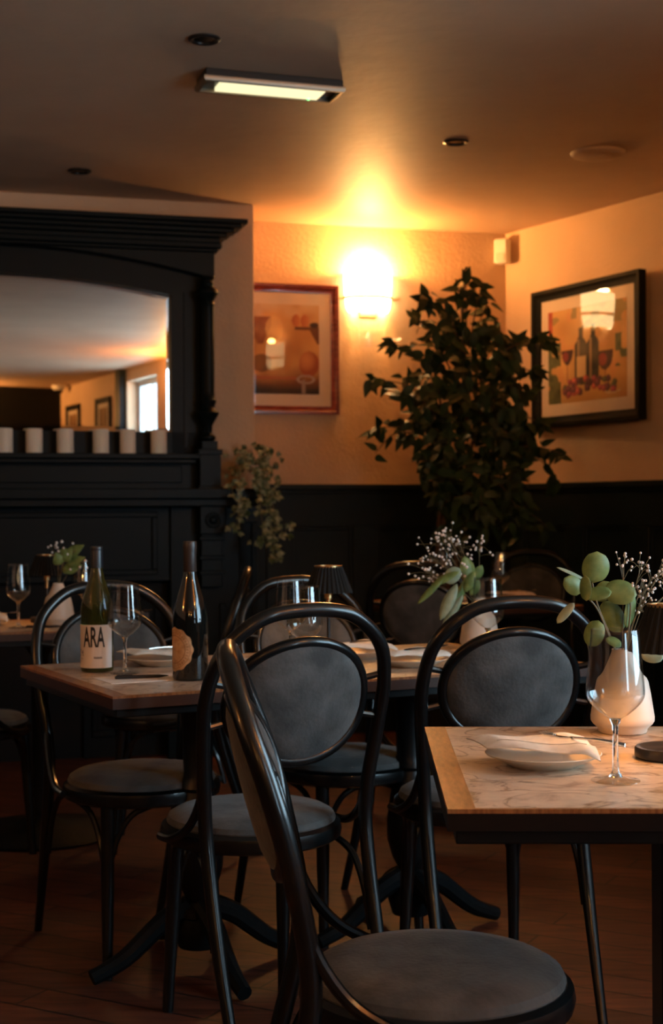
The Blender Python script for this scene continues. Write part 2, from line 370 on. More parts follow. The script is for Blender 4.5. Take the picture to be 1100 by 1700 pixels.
# cornice, stepped
mb = MB()
for (hw, d, z0, z1) in ((1.16, .235, 2.508, 2.53), (1.135, .215, 2.49, 2.508), (1.105, .19, 2.47, 2.49), (1.075, .17, 2.45, 2.47), (1.045, .15, 2.425, 2.45), (1.05, .16, 2.40, 2.425), (1.035, .14, 2.385, 2.40)):
    mb.box((-hw, -d, z0 - Z), (hw, 0, z1 - Z))
mb.build('cornice', M['surround'], om, bevel=.004)
lo = arch(1.0, 2.385, 2.265)
mb = MB(); mb.prism([(x, z - Z) for x, z in lo] + [(1.02, 2.265 - Z), (1.02, 2.386 - Z), (-1.02, 2.386 - Z), (-1.02, 2.265 - Z)], -.125, 0)
mb.build('frieze_board', M['surround'], om, bevel=.003)
mh, mz0, mzc, mze = .822, 1.535, 2.262, 2.185
hole = arch(mh, mzc, mze)
mb = MB()
mb.prism([(x, z - Z) for x, z in hole] + [(mh, 2.40 - Z), (-mh, 2.40 - Z)], -.06, 0)
for sx in (-1, 1):
    a, b = sorted((sx * mh, sx * 1.0)); mb.box((a, -.06, .17), (b, 0, 2.40 - Z)); a, b = sorted((sx * (mh + .06), sx * (mh + .075))); mb.box((a, -.068, .2), (b, -.06, 2.2 - Z))
mb.box((-1.0, -.06, .165), (1.0, 0, mz0 - Z))
mb.build('mirror_frame', M['surround'], om)
inner = arch(mh - .02, mzc - .02, mze - .02)
outer = [(x, z) for x, z in hole] + [(mh, mz0), (-mh, mz0)]; inn = [(x, z) for x, z in inner] + [(mh - .02, mz0 + .024), (-mh + .02, mz0 + .024)]
mb = MB(); n = len(inn); mb.add([(x, -.030, z - Z) for x, z in inn], [tuple(range(n))]); mb.build('mirror_glass', M['mirror'], om, flat=True)
mb = MB(); mb.add([(x, -.030, z - Z) for x, z in inn] + [(x, -.0288, z - Z) for x, z in outer], [(i, (i + 1) % n, (i + 1) % n + n, i + n) for i in range(n)]); mb.build('mirror_bevel', M['mirror'], om, flat=True)
# base cabinet with the candle shelf
mb = MB(); mb.box((-1.0, -.10, .0), (1.0, 0, .14)); mb.box((-.86, -.115, .03), (.86, -.10, .11)); mb.build('plinth', M['surround'], om, bevel=.003)
mb = MB(); mb.box((-.94, -.19, .14), (.94, 0, .165)); mb.box((-.92, -.165, .12), (.92, 0, .14)); mb.build('candle_shelf', M['surround'], om, bevel=.004)
for sx in (-1, 1):
    mb = MB(); mb.box((-.058, -.058, 0), (.058, .058, .012)); mb.box((-.05, -.05, .012), (.05, .05, .16)); mb.box((-.058, -.058, .16), (.058, .058, .185)); mb.box((-.038, -.038, .185), (.038, .038, .225))
    pr = [(.022, .225), (.034, .235), (.034, .25), (.018, .265), (.02, .30), (.045, .345), (.052, .36), (.030, .385), (.034, .40), (.040, .415), (.032, .43), (.0305, .46), (.032, .70), (.030, .86), (.034, .87), (.030, .885), (.036, .90), (.052, .925), (.045, .945), (.026, .955), (.03, .97), (.024, .985), (.036, 1.0), (.036, 1.005)]
    mb.lathe(pr, 24)
    o = mb.build('turned_column', M['surround'], om, bevel=.002); o.location = (sx * .982, -.145, 0)
    o.scale = (1, 1, 1.0)
# candles
RB = lambda u, v, z: FP + B * u + NB * v + V((0, 0, z))
for i, (px, w_) in enumerate(((4, .078), (53, .076), (104, .078), (163, .076), (208, .075), (260, .076))):
    D = 6.86 + .00031 * (px - 260) ; X = (px - 550) / F * D
    u = (V((X, D, 0)) - FP).dot(B); p = RB(u, .125, 1.427)
    mb = MB(); r = w_ / 2; mb.lathe([(r * .98, 0), (r, .004), (r * .985, .108), (r * .9, .113), (r * .6, .109), (.001, .107)], 24)
    lab = ['white pillar candle on the mantel cut off by the photo edge', 'white pillar candle second along from the photo edge, under the mirror',
           'white pillar candle below the mirrored ceiling dome camera', 'white pillar candle below the mirrored dark picture frames',
           'white pillar candle just under the mirrored window', 'white pillar candle at the end of the row, next to the turned column'][i]
    c = thing('pillar_candle', lab, 'candle', p, 0, 'candles along the mirror shelf')
    mb.build('wax_body', M['wax'], c)
    mb = MB(); mb.tube([(0, 0, .105), (.001, 0, .118)], .0015, 6); mb.build('wick', M['ink'], c)

# ------------------------------------------------------------------ framed pictures
def raster(name, w_, h_, nx, nz, fn, parent, y):
    """a printed picture: flat sheet whose ink is a colour attribute"""
    vs = [((i / nx - .5) * w_, y, (j / nz) * h_) for j in range(nz + 1) for i in range(nx + 1)]
    fs = [(j * (nx + 1) + i, j * (nx + 1) + i + 1, (j + 1) * (nx + 1) + i + 1, (j + 1) * (nx + 1) + i) for j in range(nz) for i in range(nx)]
    me = bpy.data.meshes.new(name); me.from_pydata(vs, [], fs)
    at = me.color_attributes.new('ink', 'FLOAT_COLOR', 'POINT')
    buf = []
    for j in range(nz + 1):
        for i in range(nx + 1): buf += [*fn(i / nx, j / nz), 1.0]
    at.data.foreach_set('color', buf)
    m = mat(name + '_ink', (1, 1, 1), .7); n, l, p = nodes(m); a = n.new('ShaderNodeAttribute'); a.attribute_name = 'ink'; l.new(a.outputs['Color'], p.inputs['Base Color'])
    me.materials.append(m); o = bpy.data.objects.new(name, me); COL.objects.link(o); o.parent = parent
    return o
rn = random.Random(3); GR = [[rn.random() for _ in range(41)] for _ in range(41)]
def vnoise(u, v, s):
    x, y = (u * s) % 40, (v * s) % 40; i, j = int(x), int(y); a, b = x - i, y - j; a = a * a * (3 - 2 * a); b = b * b * (3 - 2 * b)
    return lerp(lerp(GR[j][i], GR[j][i + 1], a), lerp(GR[j + 1][i], GR[j + 1][i + 1], a), b)
def mix(a, b, t): t = min(1, max(0, t)); return tuple(lerp(x, y, t) for x, y in zip(a, b))
def ell(u, v, cx, cy, rx, ry): return ((u - cx) / rx) ** 2 + ((v - cy) / ry) ** 2
def art_kitchen(u, v):
    c = mix((.50, .22, .07), (.72, .40, .15), vnoise(u, v, 6)); c = mix(c, (.70, .52, .34), (v - .80) * 5 + vnoise(u, v, 9) - .5)
    c = mix(c, (.20, .07, .025), (.34 - v) * 4 + .6 * (vnoise(u + .3, v, 8) - .5)); c = mix(c, (.035, .018, .012), (.13 - v) * 12)
    if u < .30 and .55 < v < .86 and abs(u - .13) < .04 + (v - .55) * .6: c = mix((.24, .07, .03), (.40, .14, .06), vnoise(u, v, 14))
    if u > .64 and .72 < v < .755: c = (.16, .06, .03)
    if u > .80 and .56 < v < .73 and u > 1.02 - (v - .5) * .75: c = (.17, .06, .03)
    for x in (.66, .79):
        if ell(u, v, x, .82, .062, .07) < 1: c = mix((.46, .12, .05), (.62, .25, .10), (u - x + .06) * 8)
    if ell(u, v, .93, .775, .07, .03) < 1: c = (.06, .03, .03)
    if ell(u, v, .85, .34, .15, .14) < 1: c = mix((.40, .10, .035), (.66, .27, .10), 1 - ell(u, v, .81, .38, .14, .13))
    if ell(u, v, .15, .34, .15, .10) < 1: c = mix(c, (.16, .07, .03), .8)
    if abs(v - .175) < .018 and .05 < u < .66: c = (.42, .13, .06)
    q = ell(u, v, .80, .165, .14, .05); 
    if .45 < q < 1.0: c = (.42, .34, .31)
    if abs(u - .77) < .028 and v < .16: c = (.32, .24, .22)
    if ell(u, v, .34, .72, .13, .15) < 1: c = mix(c, (.78, .50, .20), .6)
    return c
def art_wine(u, v):
    c = mix((.50, .25, .07), (.72, .42, .15), vnoise(u, v, 5)); c = mix(c, (.66, .28, .10), (vnoise(u + .5, v + .2, 9) - .55) * 2)
    c = mix(c, (.34, .20, .06), (.22 - v) * 2.2)
    g = vnoise(u + .11, v + .37, 11)
    if v > .78 and g > .55: c = mix(c, (.22, .20, .06), .75)
    if (u < .17 and v < .66 or u > .86 and .32 < v < .66) and g > .42: c = mix((.05, .07, .02), (.14, .15, .05), vnoise(u, v, 22))
    if u < .055 and v > .66: c = mix((.34, .03, .02), (.50, .08, .03), vnoise(u, v, 30))
    def glass(c, cx, top, rx, h, stem):
        if v < top and v > top - h and abs(u - cx) < rx * sqrt(max(0, 1 - ((top - v) / h) ** 2.2)): return mix((.05, .006, .008), (.30, .02, .03), ell(u, v, cx - rx * .3, top - h * .45, rx * .8, h * .5) < .4 and .8 or .0)
        if abs(u - cx) < .007 and stem < v <= top - h: return (.25, .05, .03)
        return c
    c = glass(c, .255, .565, .075, .16, .22); c = glass(c, .735, .50, .10, .20, .12)
    for cx, col, top in ((.43, (.035, .028, .012), .78), (.585, (.012, .012, .011), .80)):
        wv = .078 if v < .60 else max(.026, .078 - (v - .60) * .62)
        if .17 < v < top and abs(u - cx) < wv:
            c = col
            if abs(u - cx + .03) < .010 and v < .66: c = (.30, .19, .10)
    if abs(u - .435) < .060 and .26 < v < .47: c = mix((.60, .42, .22), (.66, .48, .28), vnoise(u, v, 12))
    rg = random.Random(11)
    for k in range(46):
        gx, gy, gr = rg.uniform(.22, .86), rg.uniform(.055, .20), rg.uniform(.026, .04); gy += .05 * (1 - abs(gx - .5) * 3)
        pal = rg.choice([(.06, .012, .03), (.10, .02, .04), (.22, .03, .05), (.05, .05, .02), (.36, .06, .05)])
        d = ell(u, v, gx, gy, gr, gr * 1.1)
        if d < 1: c = mix(pal, tuple(min(1, x * 2.4 + .02) for x in pal), 1 - ell(u, v, gx - .01, gy + .012, gr * .7, gr * .7))
    if ell(u, v, .82, .085, .10, .03) < 1 and ell(u, v, .82, .095, .10, .03) > 1: c = (.6, .5, .36)
    return c
def picture(name, label, loc, rz, W, H, fw, depth, fm, matw, art, tilt=0.0, cat='picture', res=90):
    t = thing(name, label, cat, loc, rz); t.rotation_euler = (tilt, 0, rz)
    mb = MB(); hw = W / 2
    pr = [(0, 0), (0, -depth), (fw * .35, -depth * 1.0), (fw * .6, -depth * .72), (fw, -depth * .62), (fw, 0)]      # (inward, y)
    loops = []
    for ins, y in pr:
        loops.append([(-hw + ins, y, ins), (hw - ins, y, ins), (hw - ins, y, H - ins), (-hw + ins, y, H - ins)])
    vs = [p for lp in loops for p in lp]; fs = []
    for a in range(len(pr)):
        b = (a + 1) % len(pr)
        for i in range(4): fs.append((a * 4 + i, a * 4 + (i + 1) % 4, b * 4 + (i + 1) % 4, b * 4 + i))
    mb.add(vs, fs); mb.build('frame', fm, t)
    mb = MB(); mb.box((-hw + fw * .8, -depth * .42, fw * .8), (hw - fw * .8, -.003, H - fw * .8)); mb.build('mount', M['mat'], t, flat=True)
    aw, ah = W - 2 * fw - 2 * matw, H - 2 * fw - 2 * matw
    o = raster('print', aw, ah, res, int(res * ah / aw), art, t, -depth * .42 - .0012); o.location.z = fw + matw
    mb = MB(); mb.add([(-hw + fw * .9, -depth * .55, fw * .9), (hw - fw * .9, -depth * .55, fw * .9), (hw - fw * .9, -depth * .55, H - fw * .9), (-hw + fw * .9, -depth * .55, H - fw * .9)], [(0, 1, 2, 3)])
    mb.build('glazing', M['pane'], t, flat=True)
    return t
picture('framed_picture', 'mahogany framed kitchen still life half hidden behind the chimney breast', K - B * 1.235 + NB * .003 + V((0, 0, 1.658)), ROTB, 0.57, .672, .042, .028, M['mahogany'], .062, art_kitchen)
RWA = atan2(RW.y, RW.x); NR = V((RW.y, -RW.x, 0))                                   # NR points into the room
NR = NR if NR.dot(V((-1, -1, 0))) > 0 else -NR
picture('framed_picture', 'black framed print of wine bottles, glasses and grapes beside the tall plant', K + RW * .7045 + NR * .026 + V((0, 0, 1.580)), RWA - R(3), .86, .710, .055, .045, M['blackframe'], .062, art_wine, res=110)
def art_plain(u, v): return mix((.12, .06, .03), (.35, .2, .1), vnoise(u, v, 5))
for s_, lab in ((9.42, 'dark framed picture on the far side wall, seen in the mirror beside the dome camera'), (8.25, 'dark framed picture seen in the mirror next to the black post')):
    p = BEND + SD * s_ + V((SD.y, -SD.x, 0)) * .003
    picture('framed_picture', lab, p + V((0, 0, 1.55)), atan2(SD.y, SD.x), .52, .86, .06, .03, M['blackframe'], .05, art_plain, res=20)

# ------------------------------------------------------------------ wall lamps
def sconce(label, loc, rz, power, glow):
    t = thing('wall_lamp', label, 'wall lamp', loc, rz)
    n = 28; a0, a1 = pi, 2 * pi
    def shell(prof, th, sy): 
        mb = MB(); mb.lathe(prof, n, (0, 0, 0), a0, a1, sy); mb.lathe([(r - th, z) for r, z in reversed(prof)], n, (0, 0, 0), a0, a1, sy); return mb
    om_ = emit('lit_opal_glass_shade', (1, .70, .32), glow)
    shell([(.105, -.075), (.118, -.05), (.124, 0), (.128, .06), (.130, .125)], .005, .75).build('opal_shade', om_, t)
    mb = MB(); mb.lathe([(.130, -.007), (.134, -.007), (.134, .007), (.130, .007)], n, (0, 0, 0), a0, a1, .78)
    for sx in (-1, 1): mb.tube(cat_rom([(sx * .131, -.005, 0), (sx * .155, -.004, .0), (sx * .175, -.006, .008)], 4), .004, 8)
    mb.build('metal_band', M['brass'], t)
    shell([(.098, -.26), (.101, -.24), (.104, -.15), (.105, -.08)], .004, .7).build('clear_skirt', M['bowl'], t)
    mb = MB(); mb.box((-.05, -.012, -.10), (.05, 0, .06)); mb.build('backplate', M['brass'], t, bevel=.003)
    mb = MB(); mb.sphere((0, -.045, .04), .022); mb.build('bulb', M['bulb'], t)
    lamp_light('wall_lamp_light', (0, -.06, .135), power, .03, t)
    return t
tS = .783
sconce('lit glass wall lamp glowing between the mahogany picture and the tall plant', K - B * tS + V((0, 0, 2.272)), ROTB, P_SCONCE, 12.0)
inw = V((SD.y, -SD.x, 0)); SROT = atan2(SD.y, SD.x)
sconce('lit glass wall lamp on the side wall out of frame, reflected in the mahogany picture', BEND + SD * 3.13 + V((0, 0, 2.42)), SROT, P_SIDE, 5.0)
sconce('lit glass wall lamp on the side wall between the two windows', BEND + SD * 5.75 + V((0, 0, 2.2)), SROT, P_REAR, 5.0)
for x_, lab in ((1.25, 'added unseen fill lamp on the dark rear wall towards the side wall'), (-.6, 'added unseen fill lamp on the dark rear wall away from the side wall')):
    sconce(lab, V((x_, -3.30, 2.2)), pi, P_REAR * .8, 5.0)  # pair added out of view to warm and brighten the mirrored ceiling
sconce('lit glass wall lamp on the wall opposite the windows', V((-3.6, 0.6, 2.2)), R(90), P_REAR, 5.0)

# ------------------------------------------------------------------ ceiling fittings
t = thing('emergency_light', 'rectangular chrome emergency light glowing on the ceiling', 'ceiling light', (-.205, 5.01, CZ), R(18))
mb = MB(); L_, W_ = .50, .155
lo_, hi_ = [(-L_ / 2, -W_ / 2), (L_ / 2, -W_ / 2), (L_ / 2, W_ / 2), (-L_ / 2, W_ / 2)], None
mb.box((-L_ / 2 + .006, -W_ / 2 + .006, -.03), (L_ / 2 - .006, W_ / 2 - .006, 0)); mb.build('housing', M['blackmetal'], t, bevel=.003)
mb = MB()
def rect(ins, z): return [(-L_ / 2 + ins, -W_ / 2 + ins, z), (L_ / 2 - ins, -W_ / 2 + ins, z), (L_ / 2 - ins, W_ / 2 - ins, z), (-L_ / 2 + ins, W_ / 2 - ins, z)]
lps = [rect(0, -.026), rect(0, -.036), rect(.004, -.044), rect(.014, -.044), rect(.014, -.030), rect(.004, -.026)]
vs = [p for q in lps for p in q]; mb.add(vs, [(a * 4 + i, a * 4 + (i + 1) % 4, ((a + 1) % 6) * 4 + (i + 1) % 4, ((a + 1) % 6) * 4 + i) for a in range(6) for i in range(4)])
mb.build('chrome_rim', mat('dull_bronze_metal', (.20, .16, .12), .4, 1.0), t)
mb = MB(); mb.box((-.185, -.052, -.043), (.185, .052, -.028)); mb.build('diffuser', M['exitlit'], t, bevel=.002)
mb = MB(); mb.sphere((.15, .038, -.044), .006); mb.build('indicator', M['led'], t)
DLAB = ['small dark recessed downlight above the emergency light', 'small dark recessed downlight between emergency light and smoke detector', 'small dark recessed downlight in the ceiling above the mirror']
for (px, py), lab in zip(((343, 63), (760, 236), (135, 281)), DLAB):
    D = (CZ - CH) * F / (850 - py); t = thing('downlight', lab, 'downlight', ((px - 550) / F * D, D, CZ), 0, 'recessed ceiling spotlights')
    mb = MB(); mb.lathe([(.034, 0), (.052, 0), (.052, -.004), (.044, -.009), (.035, -.006), (.034, 0)], 28); mb.build('bezel', M['blackmetal'], t)
    mb = MB(); mb.lathe([(.001, -.0035), (.034, -.003), (.034, 0)], 24); mb.build('lens', mat('dark_chrome_reflector', (.12, .11, .1), .2, 1.0), t)
D = 3600 / 594.0
t = thing('smoke_detector', 'flat round ceiling coloured detector near the wine picture', 'smoke detector', (445 / F * D, D, CZ))
mb = MB(); mb.lathe([(.001, -.022), (.07, -.020), (.10, -.014), (.112, -.006), (.115, 0)], 36); mb.build('cover', M['ceiling'], t)
mb = MB(); mb.lathe([(.05, -.0225), (.055, -.0225), (.055, -.020), (.05, -.020)], 28); mb.build('vent_ring', M['ceiling'], t)
# alarm sensor in the corner
t = thing('alarm_sensor', 'small white alarm sensor high in the corner of the room', 'sensor', K + V((-.012, -.050, 2.475)), R(-30))
mb = MB(); mb.prism([(-.038, .0), (.038, .0), (.040, .01), (.040, .125), (.034, .135), (-.034, .135), (-.040, .125), (-.040, .01)], -.06, 0); mb.build('casing', M['white'], t, bevel=.01)
mb = MB(); mb.box((-.026, -.063, .012), (.026, -.055, .055)); mb.build('lens', mat('sensor_lens', (.62, .58, .52), .3), t, bevel=.003)
# dome camera, seen in the mirror
t = thing('dome_camera', 'white ceiling dome camera seen in the mirror', 'camera', (2.44, -2.95, CZ))
mb = MB(); mb.lathe([(.001, -.05), (.06, -.05), (.075, -.03), (.08, 0)], 24); mb.build('housing', M['white'], t)
mb = MB(); mb.sphere((0, 0, -.055), .05); mb.build('dome', M['speaker'], t)

# ------------------------------------------------------------------ tables
def turned(mb, r=1.0):
    pr = [(.030, .13), (.055, .14), (.055, .16), (.032, .175), (.036, .19), (.050, .215), (.062, .26), (.064, .31), (.056, .37), (.045, .43), (.040, .45), (.046, .46), (.040, .475), (.036, .49), (.040, .60), (.044, .66), (.056, .68), (.056, .70), (.03, .705)]
    mb.lathe([(a * r, z) for a, z in pr], 24)
def four_feet(mb, reach, h=.14):
    for k in range(4):
        a = k * pi / 2; c, s = cos(a), sin(a)
        pts = cat_rom([(c * .03, s * .03, h + .02), (c * reach * .35, s * reach * .35, h - .01), (c * reach * .7, s * reach * .7, .055), (c * reach, s * reach, .02)], 5)
        mb.tube(pts, [lerp(.030, .019, i / (len(pts) - 1)) for i in range(len(pts))], 10)
def table(label, loc, rz, Lx, Ly, bx, by, peds, style, edge, group):
    """top 0.75 m; bx and by are the widths of the wood edging along the short and long sides"""
    t = thing('dining_table', label, 'table', loc, rz, group); hx, hy = Lx / 2, Ly / 2
    mb = MB()
    for a, b in (((-hx, -hy), (-hx + bx, hy)), ((hx - bx, -hy), (hx, hy)), ((-hx + bx, -hy), (hx - bx, -hy + by)), ((-hx + bx, hy - by), (hx - bx, hy))):
        mb.box((a[0], a[1], .744), (b[0], b[1], .75))
    mb.build('wood_edging', M['edge'], t, flat=True)
    mb = MB(); mb.box((-hx, -hy, .720), (hx, hy, .744)); mb.build('edge_band', M[edge], t, flat=True)
    mb = MB(); mb.box((-hx + bx, -hy + by, .744), (hx - bx, hy - by, .7502)); mb.build('marble_top', M['marble'], t, flat=True)
    mb = MB(); mb.box((-hx + .012, -hy + .012, .700), (hx - .012, hy - .012, .720)); mb.build('under_frame', M['darkpaint'], t, bevel=.002)
    for px in peds:
        mb = MB()
        if style == 'turned': turned(mb)
        elif style == 'square': mb.box((px * 0 - .042, -.042, .03), (.042, .042, .70)); mb.box((-.09, -.09, .69), (.09, .09, .70))
        else: mb.lathe([(.03, .06), (.030, .64), (.05, .67), (.11, .70)], 24)
        o = mb.build('pedestal', M['darkpaint'], t, bevel=.003 if style == 'square' else 0); o.location.x = px
        mb = MB()
        if style == 'turned': mb.lathe([(.05, .06), (.062, .10), (.052, .135), (.03, .14)], 20); four_feet(mb, .28)
        elif style == 'square': mb.box((-.24, -.24, 0), (.24, .24, .03))
        else: mb.lathe([(.275, 0), (.28, .008), (.265, .02), (.10, .035), (.045, .065), (.03, .07)], 40)
        o = mb.build('pedestal_base', M['iron'], t, bevel=.006 if style == 'square' else 0); o.location.x = px
    return t
TG = 'restaurant tables with marble tops'
AX = .3875
LA = atan2(.464, .886)
LC = V((-.65, 3.48, 0)) + V((.886, .464, 0)) * .66
table('small marble table edged in oak, with single wine glass and plate', (.162 + .395, 2.305, 0), R(-1.3), .79, .745, .038, .007, [0.0], 'square', 'edge_black', TG)
table('long marble table carrying the two wine bottles', LC, LA, 1.32, .737, .036, .010, [-.31, .31], 'turned', 'edge_dark', TG)
table('small table by the fireplace with lamp, vase and two glasses', (-1.05, 5.19, 0), R(-69.6) + pi / 2, .60, .60, .03, .03, [0.0], 'disc', 'edge_dark', TG)
table('small table in the corner below the tall plant', (.62, 6.365, 0), R(-69.6) + pi / 2, .70, .70, .03, .03, [0.0], 'disc', 'edge_dark', TG)

# ------------------------------------------------------------------ chairs (local: origin under the seat, facing +y)
def make_chair(label, loc, rz):
    t = thing('bentwood_chair', label, 'chair', loc, rz, 'bentwood dining chairs')
    half = [(.178, -.345, 0), (.184, -.262, .22), (.187, -.203, .43), (.191, -.196, .54), (.204, -.222, .68), (.206, -.250, .78), (.182, -.280, .865), (.118, -.300, .925), (.05, -.307, .945)]
    pts = half + [(-x, y, z) for x, y, z in reversed(half)]
    P = cat_rom(pts, 7); rad = [min(.0155, .011 + .0055 * max(0, p.z) / .35) for p in P]
    mb = MB(); mb.tube(P, rad, 14); mb.build('back_hoop', M['lacquer'], t)
    mb = MB(); pr = [(.150, .418), (.192, .418), (.2015, .424), (.2045, .438), (.2015, .452), (.192, .459), (.175, .459), (.150, .459), (.150, .418)]
    mb.lathe(pr, 48); mb.build('seat_rim', M['lacquer'], t)
    mb = MB(); mb.lathe([(.188, .452), (.191, .462), (.186, .473), (.170, .482), (.13, .489), (.07, .492), (.001, .493)], 48); mb.lathe([(.001, .448), (.188, .452)], 48); mb.build('seat_cushion', M['velvet'], t)
    def backpt(a, s=1.0, dy=0.0):
        x = .158 * s * cos(a); q = sin(a); z = .752 + (.128 if q > 0 else .130) * s * (abs(q) ** .94) * (1 if q > 0 else -1)
        tt = (z - .62) / .26; y = -.202 - .068 * tt - .030 * (1 - (x / .158) ** 2)
        return V((x, y + dy, z))
    ov = [backpt(2 * pi * i / 48) for i in range(48)]
    mb = MB(); mb.tube(ov, .0125, 12, closed=True)
    for sx in (-1, 1):
        mb.tube([(sx * .150, -.225, .715), (sx * .203, -.228, .705)], .007, 8); mb.tube([(sx * .152, -.243, .79), (sx * .200, -.252, .80)], .007, 8)
    mb.build('oval_frame', M['lacquer'], t)
    mb = MB(); n = 40; rings = [(0.999, .0), (.93, .011), (.75, .018), (.45, .021), (.15, .022)]
    vs = []; fs = []
    for side in (1, -1):
        o0 = len(vs)
        for s, d in rings:
            for i in range(n): vs.append(backpt(2 * pi * i / n, s, side * d))
        vs.append(backpt(0, 0.0, side * .022))
        for j in range(len(rings) - 1):
            for i in range(n): fs.append((o0 + j * n + i, o0 + j * n + (i + 1) % n, o0 + (j + 1) * n + (i + 1) % n, o0 + (j + 1) * n + i))
        for i in range(n): fs.append((o0 + (len(rings) - 1) * n + i, o0 + (len(rings) - 1) * n + (i + 1) % n, len(vs) - 1))
    mb.add(vs, fs); mb.build('back_pad', M['velvet'], t)
    for sx in (-1, 1):
        mb = MB(); mb.tube(cat_rom([(sx * .133, .118, .43), (sx * .140, .133, .22), (sx * .147, .150, 0)], 4), [.019, .0185, .018, .0175, .017, .0155, .014, .0135, .013], 12); mb.build('leg', M['lacquer'], t)
    for sx in (-1, 1):
        mb = MB(); mb.tube(cat_rom([(sx * .194, -.208, .62), (sx * .196, -.185, .55), (sx * .203, -.135, .485), (sx * .213, -.06, .447), (sx * .214, .01, .440)], 5), .0095, 10); mb.build('hip_brace', M['lacquer'], t)
    # arched braces between the legs and the seat
    for (x, y), (x2, y2) in (((.140, .130), (.02, .15)), ((-.140, .130), (-.02, .15)), ((.143, .128), (.178, .01)), ((-.143, .128), (-.178, .01)), ((.184, -.225), (.165, -.09)), ((-.184, -.225), (-.165, -.09))):
        mb = MB(); mb.tube(cat_rom([(x, y, .24), (lerp(x, x2, .18), lerp(y, y2, .18), .33), (lerp(x, x2, .5), lerp(y, y2, .5), .395), (x2, y2, .42)], 5), .008, 8); mb.build('arched_brace', M['lacquer'], t)
    return t
def face(fx, fy): return atan2(fy, fx) - pi / 2
LF = (.464, -.886)
CH = [('bentwood chair seen edge-on, its grey round seat tucked under the small marble table', (.152, 2.145), (1.0, .060)),
      ('bentwood chair with its grey oval back turned to us, beside the taller dark bottle', (-.185, 3.27), (-.45, .89)),
      ('bentwood chair with its oval back turned to us, behind the plate and single glass', (.350, 3.52), (-.22, .975)),
      ('bentwood chair facing us across the long table, behind the white labelled bottle', (-.497, 3.765), LF),
      ('bentwood chair facing us across the long table, behind the pleated lamp', (.035, 4.022), LF),
      ('bentwood chair with brownish back to us, before the corner table and its flowers', (.42, 5.78), (.32, .95)),
      ('dim bentwood chair beyond the corner table, under the wine picture', (.915, 6.80), (-.22, -.97)),
      ('bentwood chair showing only part of its grey seat by the fireplace table', (-1.205, 4.80), (.35, .94)),
      ('bentwood chair seen side-on in shadow between fireplace table and long table', (-.60, 5.03), (-.995, -.06))]
c0 = make_chair(CH[0][0], (*CH[0][1], 0), face(*CH[0][2]))
for lab, p, f in CH[1:]: dup(c0, (*p, 0), face(*f), lab)

# ------------------------------------------------------------------ wine glasses
TZ = .7502
def make_glass(label, loc):
    t = thing('wine_glass', label, 'wine glass', loc, 0, 'wine glasses on the tables')
    mb = MB(); mb.lathe([(.001, .0005), (.034, .0005), (.0362, .0015), (.0355, .0025), (.022, .0045), (.012, .0075)], 40); mb.build('foot', M['bowl'], t)
    mb = MB(); mb.lathe([(.001, .004), (.010, .0075), (.0052, .016), (.0042, .03), (.0040, .07), (.0046, .083), (.008, .0905), (.0085, .0925), (.001, .0935)], 40)
    mb.build('stem', M['glass'], t)
    out = [(.0085, .0925), (.018, .0985), (.030, .1085), (.0385, .118), (.0425, .1275), (.0430, .137), (.0415, .155), (.0385, .185), (.0350, .2245)]; out = [(p.x, p.y) for p in cat_rom([V((a, b, 0)) for a, b in out], 4)]
    mb = MB(); mb.lathe(out + [(.0346, .2250)] + [(r - .0011, z + .0004) for r, z in reversed(out[:-1])], 48); mb.v = mb.v; mb.build('bowl', M['bowl'], t)
    return t
GL = [('wine glass standing alone on the small marble table', (.417, 2.133)),
      ('wine glass beside the white labelled bottle', (-.516, 3.60)),
      ('wine glass behind the hoop chair, partner of one slightly closer', (-.108, 3.76)),
      ('wine glass just ahead of another, near the pleated lamp on the long table', (-.066, 3.46)),
      ('wine glass in front of the cream vase on the long table', (.409, 3.80)),
      ('wine glass on the corner table beside the white sprays', (.722, 6.18)),
      ('wine glass glowing orange amid the white sprays on the corner table', (.500, 6.38)),
      ('wine glass before the pleated lamp on the fireplace table', (-1.095, 5.05)),
      ('wine glass just behind the neck of the white labelled bottle', (-.926, 5.38))]
g0 = make_glass(GL[0][0], (*GL[0][1], TZ))
for lab, p in GL[1:]: dup(g0, (*p, TZ), 0, lab)

# ------------------------------------------------------------------ bottles
def text_mesh(s, size):
    c = bpy.data.curves.new('t', 'FONT'); c.body = s; c.size = size; c.extrude = 0.0; c.align_x = 'CENTER'; c.offset = size * .022; c.resolution_u = 4
    o = bpy.data.objects.new('t', c); COL.objects.link(o); dg = bpy.context.evaluated_depsgraph_get(); dg.update()
    me = bpy.data.meshes.new_from_object(o.evaluated_get(dg)); vs = [tuple(v.co) for v in me.vertices]; fs = [tuple(p.vertices) for p in me.polygons]
    bpy.data.objects.remove(o); bpy.data.curves.remove(c); bpy.data.meshes.remove(me)
    return vs, fs
def wrap(vs, r, a0): return [(r * sin(a0 + x / r), -r * cos(a0 + x / r), z) for x, z in vs]
def patch(r, a0, a1, z0, z1, n=24):
    vs = []; fs = []
    for i in range(n + 1):
        a = lerp(a0, a1, i / n); vs += [(r * sin(a), -r * cos(a), z0), (r * sin(a), -r * cos(a), z1)]
    fs = [(2 * i, 2 * i + 2, 2 * i + 3, 2 * i + 1) for i in range(n)]
    return vs, fs
b1 = thing('wine_bottle', 'olive wine bottle with black cap and white label reading ARA', 'wine bottle', (-.594, 3.655, TZ), 0)
mb = MB(); r = .0410
mb.lathe([(.001, .004), (.030, .0), (r - .002, .002), (r, .006), (r, .150), (r * .985, .168), (.036, .188), (.027, .214), (.0195, .236), (.0155, .256), (.0145, .262)], 40); mb.build('glass_body', M['greenglass'], b1)
